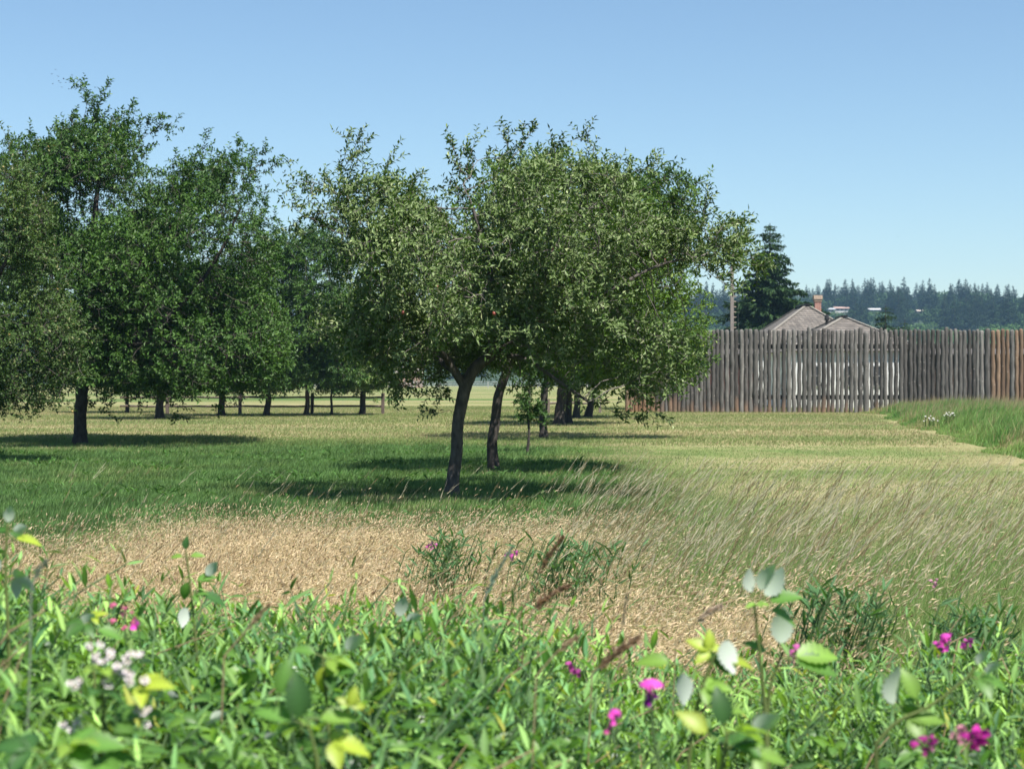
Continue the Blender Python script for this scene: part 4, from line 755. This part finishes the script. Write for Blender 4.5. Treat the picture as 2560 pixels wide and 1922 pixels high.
for k in range(ns):
    if y[k] < 3.9 and 150 < px_[k] < 1400 and rg.random() < .5: continue
    h = ztop[k] * rg.uniform(.86, 1.0) + (.14 * rg.random() if rg.random() < .14 else 0); L = rg.uniform(.28, .5); lean = np.array([rg.normal(.05, .14), rg.normal(0, .12), 0]); t_ = np.linspace(0, 1, 6)
    p0 = np.array([x[k], y[k], h - L]); P = p0 + lean * (t_ ** 1.5)[:, None] * (L / .4) + np.array([0, 0, 1]) * (L * t_)[:, None]
    cc = np.array([.13, .22, .10]) * rg.uniform(.8, 1.3); wd = rg.uniform(.0022, .004)
    if rg.random() < .5: stems.tube(P, np.linspace(wd, wd * .6, 6), 4, cc, cap=False)
    m_ = rg.integers(4, 7); az = rg.uniform(0, 6.28)
    tpos = np.repeat(np.linspace(.15, 1, m_), 2) ; pos = np.stack([np.interp(tpos, t_, P[:, a]) for a in range(3)], 1); an = az + np.repeat(np.arange(m_), 2) * 1.9 + np.tile([0, 2.6], m_) + rg.normal(0, .3, 2 * m_)
    d = np.stack([np.cos(an), np.sin(an), rg.uniform(-.2, 2.6, 2 * m_)], 1); nn = np.stack([-np.cos(an), -np.sin(an), np.full(2 * m_, .8)], 1) + rg.normal(0, .35, (2 * m_, 3))
    ton = np.clip(.5 + .5 * noise2(x[k], y[k], 4, 43) + rg.normal(0, .3), 0, 1); c = (np.array([.08, .185, .075]) * (1 - ton) + np.array([.23, .38, .095]) * ton) * (1. if rg.random() > .12 else 1.35) * rg.uniform(.5, 1.5, (2 * m_, 1))
    if rg.random() < .025: c = np.array([.30, .33, .06]) * rg.uniform(.8, 1.2, (2 * m_, 1))
    place_leaves(lf, PEA if k % 2 else PEA2, pos, d, nn, rg.uniform(.03, .075, 2 * m_) * (1.35 if k % 5 == 0 else 1), c, rg.uniform(.8, 1.35, 2 * m_))
tag(lf.build('pea_vine_leaves', M_pea, smooth=True), 'tangle of narrow grey-green pea vine leaves filling the foreground', 'ground cover', kind='stuff')
# broad bramble leaves mixed low into the thicket and dead stalks
bl = MB(); n = 5200; y = rg.uniform(2.4, 4.6, n); x = rg.uniform(-1, 1, n) * (.33 * y + .8); px_ = CX + F * x / y; m = rg.random(n) < np.interp(px_, [0, 300, 700, 1100, 1500, 2000, 2560], [.5, .9, 1, .8, .5, .35, .3]); x, y, px_ = x[m], y[m], px_[m]; n = len(x)
z = EYE - (top_y(px_) - HY) / F * 5.6 - rg.uniform(-.01, .20, n); az = rg.uniform(0, 6.28, n)
for off, sc in ((0, 1.), (1.25, .8), (-1.25, .8)):
    d = np.stack([np.cos(az + off), np.sin(az + off), rg.uniform(-.4, .5, n)], 1); base = np.stack([x, y, z], 1); ton = rg.random((n, 1))
    place_leaves(bl, BR, base, d, np.array([0, 0, 1.]) + rg.normal(0, .45, (n, 3)), sc * rg.uniform(.03, .062, n), np.array([.05, .13, .03]) * (1 - ton) + np.array([.14, .27, .045]) * ton)
tag(bl.build('bramble_undergrowth', M_bram, smooth=True), 'broad bramble leaves mixed low into the pea vines', 'ground cover', kind='stuff')
for k in range(130):
    y_ = rg.uniform(2.8, 6.5); x_ = rg.uniform(-.32, .32) * y_; zt = EYE - (top_y(CX + F * x_ / y_) - HY) / F * 5.6 + rg.uniform(-.12, .06); l = rg.uniform(.1, .3); a = rg.normal(.5, .5)
    stems.tube([(x_, y_, zt - l), (x_ + l * .5 * a, y_, zt - l * .3), (x_ + l * a, y_ + .02, zt)], [.0018, .0022, .0014], 4, np.array([.40, .30, .19]) * rg.uniform(.7, 1.2))
tag(stems.build('thicket_stems', M_pea, smooth=True), 'pale green winged stems and dry stalks inside the foreground thicket', 'ground cover', kind='stuff')
mb = MB(); n = 24000; x, y = field(n, 2.0, 7.4, rg, pad=1.3); hg = rg.uniform(.5, .95, n) ; px_ = CX + F * x / y; hg *= (EYE - (top_y(px_) - HY) / F * 5.6) * .98 * np.interp(y, [2, 5.6, 7.4], [1, .98, .74]) / .95
blades(mb, np.stack([x, y, 0 * x], 1), hg, np.stack([rg.normal(.05, .09, n), rg.normal(0, .08, n), 0 * x], 1), rg.uniform(.005, .011, n), np.array([.075, .14, .045]) * rg.uniform(.6, 1.5, (n, 1)), 3, rg=rg)
tag(mb.build('thicket_grass', M_grass), 'coarse green grass growing up through the foreground thicket', 'grass', kind='stuff')
# individual bramble shoots
BGp = 'bramble shoots sticking out of the foreground thicket'
def compound(mb, P, d, nr_, L, tint, nleaf=3):
    d = nrm(np.array(d, float)); nr_ = nrm(np.array(nr_, float)); s = nrm(np.cross(nr_, d)); pet = P + d * L * .35; mb.tube([P, pet], [.0016, .0013], 4, (.2, .26, .08), cap=False)
    col = np.array(tint)[None] * rg.uniform(.85, 1.15)
    place_leaves(mb, BR, pet[None], d[None], nr_[None], [L], col, np.array([1.]))
    if nleaf >= 3:
        for q in (1, -1): place_leaves(mb, BR, pet[None], nrm(d * .35 + q * s)[None], nrm(nr_ + q * s * .25)[None], [L * .8], col * rg.uniform(.85, 1.15), np.array([1.]))
def bramble(label, Y_, stem, leafs, flowers=(), extra=3):
    P = smooth_poly([at(p[0], p[1], Y_ + (p[2] if len(p) > 2 else 0)) for p in stem], 2); O = np.array([P[0][0], P[0][1], 0.]); t = empty('bramble_shoot', O); tag(t, label, 'bramble', BGp)
    P = np.vstack([[P[0][0] + .03, P[0][1] + .02, .1], P]); mb = MB(); mb.tube(P, np.linspace(.0045, .0022, len(P)), 6, (.17, .22, .07)); mb.build('stem', M_pea, t, smooth=True, origin=O)
    for (lx, ly, dx, dz, dy, nx, ny, nz, Lpx, tint, nl) in leafs:
        p = at(lx, ly, Y_); mb = MB(); compound(mb, p, (dx, dy, dz), (nx, ny, nz), Lpx / F * Y_, {'g': (.10, .22, .04), 'd': (.045, .12, .03), 'y': (.30, .38, .04), 'l': (.17, .30, .05)}[tint], nl); mb.build('leaf', M_bram, t, smooth=True, origin=O)
    for k in range(extra):
        q = P[min(len(P) - 1, 2 + int((k + .5) / extra * (len(P) - 2)))]; a = rg.uniform(0, 6.28); mb = MB(); compound(mb, q, (math.cos(a), math.sin(a), rg.uniform(-.2, .5)), (rg.normal(0, .3), rg.normal(-.3, .3), 1), rg.uniform(.035, .06), [(.10, .22, .04), (.06, .15, .03), (.2, .32, .05)][k % 3]); mb.build('leaf', M_bram, t, smooth=True, origin=O)
    for (fx, fy, r_) in flowers:
        mb = MB(); c0 = at(fx, fy, Y_ - .02)
        for k in range(int(4 * r_)):
            p = c0 + rg.normal(0, 1, 3) * np.array([.011, .007, .007]) * r_ ** .5; a = np.arange(5) / 5 * 6.28 + rg.random() * 6; n_ = nrm(np.array([rg.normal(0, .4), -.6, .8]))
            dd = np.stack([np.cos(a), np.sin(a), 0 * a], 1); dd = dd - (dd @ n_)[:, None] * n_; place_leaves(mb, leafshape(3, .85, 0, .2, -.2, point=.6), np.tile(p, (5, 1)), dd, np.tile(n_, (5, 1)), np.full(5, .0075), np.tile([.70, .64, .66], (5, 1)))
            mb.tube([p, p + n_ * .004], .002, 5, (.35, .36, .12))
        mb.build('blossom', M_petal, t, smooth=True, origin=O)
# (leaf: px,py start, dir x,z,y, normal x,y,z, length px, tint, leaflets)   normals pointing away from the camera show the pale underside
bramble('tallest bramble shoot, with silvery leaf undersides, right of the middle', 3.7, [(1912, 1760), (1905, 1690), (1893, 1580), (1885, 1505)], [(1893, 1500, .35, 1, 0, -.5, .9, -.1, 75, 'g', 1), (1895, 1510, .75, .9, .1, .3, .8, -.5, 82, 'g', 1), (1900, 1512, 1, .35, -.1, -.2, -.6, .8, 80, 'g', 1), (1900, 1515, .9, -.35, .1, 0, -.4, .9, 84, 'g', 1), (1885, 1500, -.25, 1, .1, -.4, .8, .2, 60, 'd', 1), (1888, 1512, .1, .2, -.8, 0, -.5, .8, 40, 'l', 3)], extra=0)
bramble('bramble shoot with one large silver-backed leaf above two long green ones', 3.75, [(1918, 1790), (1925, 1710), (1945, 1660), (1952, 1640)], [(1950, 1640, .1, 1, .2, .1, .9, .35, 92, 'g', 1), (1952, 1645, 1, .12, .1, 0, -.7, .75, 112, 'l', 1), (1952, 1645, 1, -.15, -.1, 0, -.6, .8, 108, 'g', 1), (1930, 1640, -.9, .6, 0, .2, -.5, .8, 60, 'g', 1)], extra=0)
bramble('bramble shoot with yellow-green young leaves and a hanging dark leaf, left of the tallest shoot', 3.2, [(1722, 1900), (1735, 1800), (1760, 1700), (1785, 1640)], [(1812, 1570, .12, -1, 0, -.3, .8, .5, 84, 'd', 1), (1790, 1640, -.7, .5, 0, .1, -.7, .7, 62, 'y', 3), (1770, 1640, .1, .9, 0, .2, -.6, .7, 50, 'y', 3), (1700, 1660, -1, .15, 0, 0, -.6, .8, 82, 'l', 1), (1700, 1655, .15, -.9, 0, .3, .7, .5, 78, 'd', 1), (1745, 1720, .5, .1, -.3, 0, -.6, .8, 66, 'l', 3), (1750, 1790, 1, .25, 0, 0, -.4, .9, 88, 'l', 1), (1800, 1650, 1, -.1, 0, 0, -.4, .9, 66, 'y', 1)], extra=2)
bramble('bramble spray leaning up to the right with pale folded tip leaves, near the right edge', 3.3, [(2190, 1860), (2240, 1800), (2320, 1770), (2400, 1710), (2440, 1670)], [(2235, 1795, -.05, 1, 0, -.5, .85, 0, 100, 'g', 1), (2240, 1800, 1, .1, 0, 0, -.6, .8, 92, 'l', 3), (2300, 1770, -.3, .8, 0, .1, -.7, .6, 80, 'l', 1), (2420, 1690, 1, -.2, 0, 0, -.4, .9, 84, 'g', 3), (2435, 1675, .5, .9, 0, -.3, .9, .2, 48, 'g', 1), (2450, 1690, .7, .5, 0, -.3, .9, .2, 46, 'g', 1)], extra=1)
bramble('bramble shoot at the left edge with a white-backed leaf at its tip', 3.9, [(20, 1560), (14, 1460), (15, 1370), (18, 1310)], [(16, 1320, .2, 1, 0, -.2, .9, .1, 44, 'g', 1), (20, 1330, 1, .3, 0, -.2, .9, .1, 40, 'g', 1), (20, 1345, 1, -.05, 0, 0, -.4, .9, 62, 'y', 1), (12, 1380, -.5, -.6, 0, .2, .8, .5, 60, 'd', 1), (15, 1440, .9, -.3, 0, .2, .7, .4, 64, 'd', 3)], extra=2)
bramble('slim bramble shoot with round hanging leaf, left of the middle, against the dry grass', 4.8, [(492, 1640), (486, 1560), (474, 1450), (466, 1385)], [(466, 1385, -.05, 1, 0, -.3, -.8, .4, 34, 'd', 1), (466, 1392, 1, .2, 0, 0, -.6, .8, 34, 'l', 1), (466, 1392, -1, .1, 0, 0, -.6, .8, 30, 'l', 1), (470, 1440, -.2, -1, 0, .1, -.9, .4, 46, 'g', 1), (478, 1455, 1, .35, 0, 0, -.6, .8, 46, 'g', 1), (505, 1450, .6, .7, 0, .1, .9, .1, 46, 'g', 1), (482, 1480, 1, -.25, 0, .0, -.4, .9, 66, 'd', 1), (464, 1500, -.1, -1, 0, 0, .9, .3, 50, 'd', 1)], extra=1)
bramble('large-leaved bramble low in the middle foreground, with one broad dark leaf', 2.75, [(800, 1960), (790, 1880), (770, 1810)], [(755, 1830, -.1, 1, -.1, .1, -.9, .4, 112, 'd', 1), (770, 1800, 1, .15, 0, 0, -.6, .8, 90, 'l', 1), (760, 1810, -.9, .35, 0, 0, -.6, .8, 96, 'g', 1), (800, 1850, 1, -.15, 0, 0, -.5, .8, 96, 'y', 3), (690, 1760, .3, 1, 0, .4, -.7, .5, 84, 'g', 1), (870, 1780, .3, .9, 0, .3, -.7, .5, 50, 'y', 3)], extra=3)
bramble('bramble with bright yellow leaves, centre left of the foreground', 3.5, [(820, 1800), (812, 1700), (806, 1640)], [(810, 1640, 0, -1, -.1, 0, -.9, .3, 70, 'y', 1), (850, 1640, .7, .7, 0, -.3, .9, .2, 62, 'g', 1), (806, 1640, -.8, .3, 0, 0, -.5, .8, 60, 'g', 1), (800, 1660, .9, .1, 0, 0, -.5, .8, 66, 'l', 3)], extra=3)
bramble('bramble with a pale moth-like leaf pair, middle of the foreground, against the dry grass', 4.7, [(1010, 1700), (1004, 1600), (1000, 1560)], [(995, 1560, .2, 1, 0, -.3, .9, .1, 56, 'g', 1), (1002, 1560, .8, .4, 0, -.3, .9, .1, 44, 'g', 1), (1000, 1570, 1, -.4, 0, 0, -.5, .8, 56, 'l', 3), (1000, 1580, -1, -.1, 0, 0, -.5, .8, 56, 'l', 1)], extra=2)
bramble('bramble with clusters of small white blossoms, lower left', 2.7, [(250, 1900), (262, 1780), (250, 1700), (265, 1670)], [(262, 1810, 1, .35, 0, 0, -.4, .9, 110, 'g', 3), (330, 1720, .8, .2, -.3, 0, -.5, .8, 84, 'y', 3), (240, 1880, .3, -.2, -.6, 0, -.5, .8, 120, 'g', 3)], flowers=[(262, 1640, 1.6), (310, 1665, 2.6), (325, 1700, 1.3), (200, 1705, 1.2), (355, 1785, 1.4), (170, 1825, 1.3), (208, 1835, 1.3), (268, 1695, .8)], extra=3)
bramble('bramble with one snow-white upturned leaf, left part of the foreground', 3.9, [(236, 1700), (228, 1600), (222, 1545)], [(188, 1578, .8, .75, 0, -.2, .95, .0, 52, 'g', 1), (222, 1545, .5, .2, 0, 0, -.5, .8, 36, 'y', 3), (225, 1570, 1, -.2, 0, 0, -.5, .8, 62, 'g', 1)], extra=2)
bramble('dark-leaved bramble beneath the yellow-green one, lower right of the middle', 2.75, [(1800, 1960), (1810, 1880), (1820, 1830)], [(1815, 1840, -.15, 1, 0, .1, -.9, .3, 92, 'd', 1), (1790, 1850, -.8, .7, 0, 0, -.7, .6, 88, 'y', 1), (1860, 1850, .7, .6, 0, -.2, .9, .2, 84, 'g', 1), (1850, 1880, 1, -.1, 0, 0, -.5, .8, 90, 'l', 3)], extra=3)
bramble('low bramble with plain mid-green leaves in the bottom left corner', 2.6, [(60, 1980), (110, 1900), (160, 1870)], [(150, 1875, 1, .2, 0, 0, -.5, .8, 120, 'g', 3), (110, 1880, -.9, .2, 0, 0, -.5, .8, 100, 'd', 3)], extra=3)
# everlasting peas in flower
SP = 'flowering pea stems'
MAG, PAL, PUR = (.80, .10, .55), (.75, .34, .42), (.34, .03, .34)
def sweet_pea(label, px_, py_, Y_, nfl, spread, cl=MAG, size=.011):
    c = at(px_, py_, Y_); O = np.array([c[0], Y_, 0]); t = empty('sweet_pea', O); tag(t, label, 'flower', SP); mb = MB(); P = smooth_poly([c + (.05, .0, -.45), c + (.03, 0, -.2), c + (.0, 0, -.05), c + (0, 0, .015)], 2); P = np.vstack([[c[0] + .05, Y_, 0], P]); mb.tube(P, .0016 + 0 * P[:, 0], 5, (.12, .2, .08)); mb.build('stem', M_pea, t, smooth=True, origin=O)
    for k in range(nfl):
        p = c + np.array([rg.normal(0, 1) * spread * .6, rg.normal(0, .5) * spread, (.5 - k / max(nfl, 1)) * spread * 2.0]); d = nrm(np.array([rg.normal(0, .8), -.8, rg.normal(.1, .3)])); s = nrm(np.cross(d, (0, 0, 1))); u = np.cross(s, d); mb = MB()
        cc = np.array(cl) * rg.uniform(.75, 1.2)
        bz = .78 * size * rg.uniform(.8, 1.2); a = np.linspace(-2.2, 2.2, 9); rim = p + u * (bz * (.35 + .8 * np.cos(a * .55)))[:, None] + s * (bz * 1.1 * np.sin(a * .72))[:, None] - d * (bz * .25 * np.abs(a))[:, None] + d * bz * .2
        mb.add(np.vstack([rim, p + d * bz * .35]), [(i, i + 1, 9) for i in range(8)], cc)
        for q in (1, -1): place_leaves(mb, leafshape(4, .8, 0, .5, .2, point=.6), (p + d * bz * .1)[None], nrm(d + s * q * .3 - u * .4)[None], nrm(s * q + u * .3)[None], [bz * 1.3], cc[None] * .85)
        mb.tube([p - d * bz * .9, p - d * bz * .1], [.0015, bz * .3], 5, (.16, .24, .08), cap=False); mb.build('blossom', M_petal, t, smooth=True, origin=O)
sweet_pea('single large bright magenta pea flower over a dark purple one, left of the yellow-green bramble', 1630, 1735, 2.9, 1, .004, MAG, .021)
sweet_pea('dark purple pea bud just under the large bright magenta flower', 1628, 1758, 2.92, 1, .003, PUR, .015)
sweet_pea('pair of magenta pea flowers low right of the middle, near the bottom', 1540, 1800, 2.95, 2, .008, MAG, .014)
sweet_pea('small pink pea flower below the low magenta pair', 1524, 1830, 2.95, 1, .004, (.68, .10, .36), .011)
sweet_pea('loose pink pea cluster between dry stalks at the edge of the dry grass', 1437, 1678, 4.4, 4, .014, (.58, .10, .40), .012)
sweet_pea('tall dense magenta pea spike in the green grass near the right edge', 2366, 1610, 4.6, 8, .018, MAG, .014)
sweet_pea('smaller magenta pea cluster right of the dense spike', 2416, 1610, 4.7, 5, .012, (.58, .09, .42), .012)
sweet_pea('largest deep magenta pea head in the lower right corner', 2446, 1852, 2.9, 7, .011, (.55, .04, .34), .015)
sweet_pea('dark magenta pea cluster left of the largest pea head', 2322, 1865, 3.0, 5, .011, (.42, .04, .26), .011)
sweet_pea('faded salmon-pink pea pods and petals between the two dark magenta heads', 2392, 1845, 3.0, 5, .014, PAL, .010)
sweet_pea('spray of pink pea buds at the left, beside a dry stem', 312, 1548, 4.0, 8, .026, (.58, .14, .26), .010)
sweet_pea('bright violet-pink pea flower at the foot of the left bud spray', 348, 1565, 3.9, 2, .006, MAG, .013)
sweet_pea('pink pea flower out in the dry meadow left of the tall forked trunk', 1080, 1368, 10.5, 5, .020, (.70, .14, .48), .018)
sweet_pea('pink pea flowers in the meadow beside a tall blue-green blade, below the forked trunk', 1275, 1391, 9.5, 5, .020, (.70, .14, .48), .018)
sweet_pea('faint pale pea flowers in the green meadow grass at the right', 2335, 1460, 8.5, 5, .018, (.52, .28, .34), .014)
sweet_pea('pink pea cluster half hidden behind the long leaves of the silver-leaved bramble', 1994, 1635, 4.4, 5, .014, (.66, .16, .44), .012)
# weedy pea clumps out in the meadow
def clump(label, px_, py_, Y_, wpx, hpx, n_):
    O = at(px_, py_, Y_); O[2] = 0; t = empty('pea_plant', O); tag(t, label, 'plant'); lv = MB(); sm = MB()
    for k in range(n_):
        tip = at(px_ + rg.normal(0, wpx * .45), py_ - hpx * .5 + hpx * rg.random(), Y_ + rg.uniform(-.4, .4)); P = smooth_poly([(tip[0] + rg.normal(-.05, .05), tip[1], .2), tip - (.08, 0, .22), tip], 2); sm.tube(P, .0025, 4, (.12, .2, .08), cap=False); m_ = 8
        tp = rg.uniform(.4, 1, m_); pos = np.stack([np.interp(tp, np.linspace(0, 1, len(P)), P[:, a]) for a in range(3)], 1); an = rg.uniform(0, 6.28, m_); place_leaves(lv, PEA, pos, np.stack([np.cos(an), np.sin(an), rg.uniform(.1, 1.4, m_)], 1), rg.normal(0, .5, (m_, 3)) + (0, 0, 1), rg.uniform(.06, .1, m_), np.array([.07, .155, .06]) * rg.uniform(.8, 1.3, (m_, 1)))
    sm.build('stem', M_pea, t, origin=O); lv.build('leaves', M_pea, t, origin=O)
clump('blue-green pea plant in the dry meadow below the forked trunk, round the lone pink flower', 1130, 1368, 10.4, 110, 70, 46)
clump('sprawling blue-green pea plant in the meadow right of the middle, between dry and green grass', 1430, 1375, 9.6, 150, 60, 60)
clump('leafy pea plant among dry grass right of the silver-leaved bramble', 2120, 1510, 7.2, 170, 90, 60)
clump('dark green pea plant in the grass near the right edge, behind the magenta spike', 2440, 1560, 6.8, 130, 110, 46)
# single grass stalks that stand out
def stalk(label, Y_, pts, hr, hl, c, hc):
    P = smooth_poly([at(a, b_, Y_) for a, b_ in pts], 2); O = np.array([P[0][0], Y_, 0.]); t = empty('grass_stalk', O); tag(t, label, 'grass stalk', 'single grass stalks above the thicket'); P = np.vstack([[P[0][0] - .05, Y_, .0], P]); mb = MB(); mb.tube(P, .0018 + 0 * P[:, 0], 5, c); mb.build('stem', M_dry, t, origin=O); mb = MB(); nseg = len(P); h0 = int(nseg * (1 - hl)); Q = P[h0:]; lv = MB()
    m_ = 90; tp = rg.random(m_); pos = np.stack([np.interp(tp, np.linspace(0, 1, len(Q)), Q[:, a]) for a in range(3)], 1); d = nrm(Q[-1] - Q[0]) + rg.normal(0, .35, (m_, 3)); leaves_np(lv, pos, d, rg.normal(size=(m_, 3)), np.full(m_, hr * 2.4) * (1.1 - .5 * tp), np.full(m_, hr * .9), np.array(hc) * rg.uniform(.75, 1.2, (m_, 1))); lv.build('seed_head', M_dry, t, origin=O)
TN = (.42, .33, .2)
stalk('tan grass stalk leaning right with plump head, above the pea leaves left of the middle', 3.6, [(560, 1640), (620, 1570), (672, 1512)], .006, .5, TN, (.50, .38, .24))
stalk('arching brown seed head, longest of those against the dry grass, in the middle', 5.2, [(1300, 1540), (1350, 1420), (1405, 1345)], .010, .5, (.25, .2, .12), (.30, .20, .12))
stalk('nodding brown seed head below the longest arching one', 4.8, [(1310, 1560), (1350, 1500), (1420, 1465)], .010, .55, (.3, .22, .14), (.34, .22, .14))
stalk('tan stalk slanting right above pea leaves, left of the loose pink cluster', 3.4, [(1340, 1690), (1400, 1620), (1440, 1595)], .006, .5, TN, (.48, .36, .24))
stalk('fluffy pink-brown seed head right of the slanting tan stalk', 4.0, [(1480, 1680), (1540, 1630), (1590, 1600)], .011, .7, TN, (.38, .26, .17))
stalk('pale whitish seed head nodding in front of the dry grass, left of the tallest bramble', 4.8, [(1690, 1600), (1750, 1540), (1800, 1518)], .009, .5, TN, (.58, .46, .36))
stalk('upright cream seed head left of the nodding whitish one', 5.2, [(1550, 1640), (1556, 1560), (1568, 1485)], .006, .5, TN, (.60, .50, .36))
stalk('silvery grass stalk with a drooping tip at the left edge of the thicket', 3.1, [(76, 1620), (76, 1500), (84, 1440), (115, 1405)], .005, .4, (.28, .34, .26), (.36, .40, .32))
stalk('bluish grey grass stalk rising from the thicket beside the pink meadow flowers', 4.6, [(1210, 1500), (1240, 1430), (1280, 1370)], .007, .7, (.24, .32, .24), (.26, .36, .27))
# ---------------------------------------------------------------- haze
HAZE = True
if HAZE:
    mb = MB(); mb.box((-1310, -210, -9), (1310, 1460, 95)); km = NT('haze_air'); km.t.nodes.remove(km.bs); v = km.n('VolumePrincipled'); v.inputs['Color'].default_value = (.40, .66, 1.0, 1); v.inputs['Density'].default_value = .00014; v.inputs['Anisotropy'].default_value = .2; km.l(v.outputs[0], km.out.inputs['Volume'])
    tag(mb.build('haze', km.m), 'thin blue summer haze over the whole landscape', 'haze', kind='stuff')
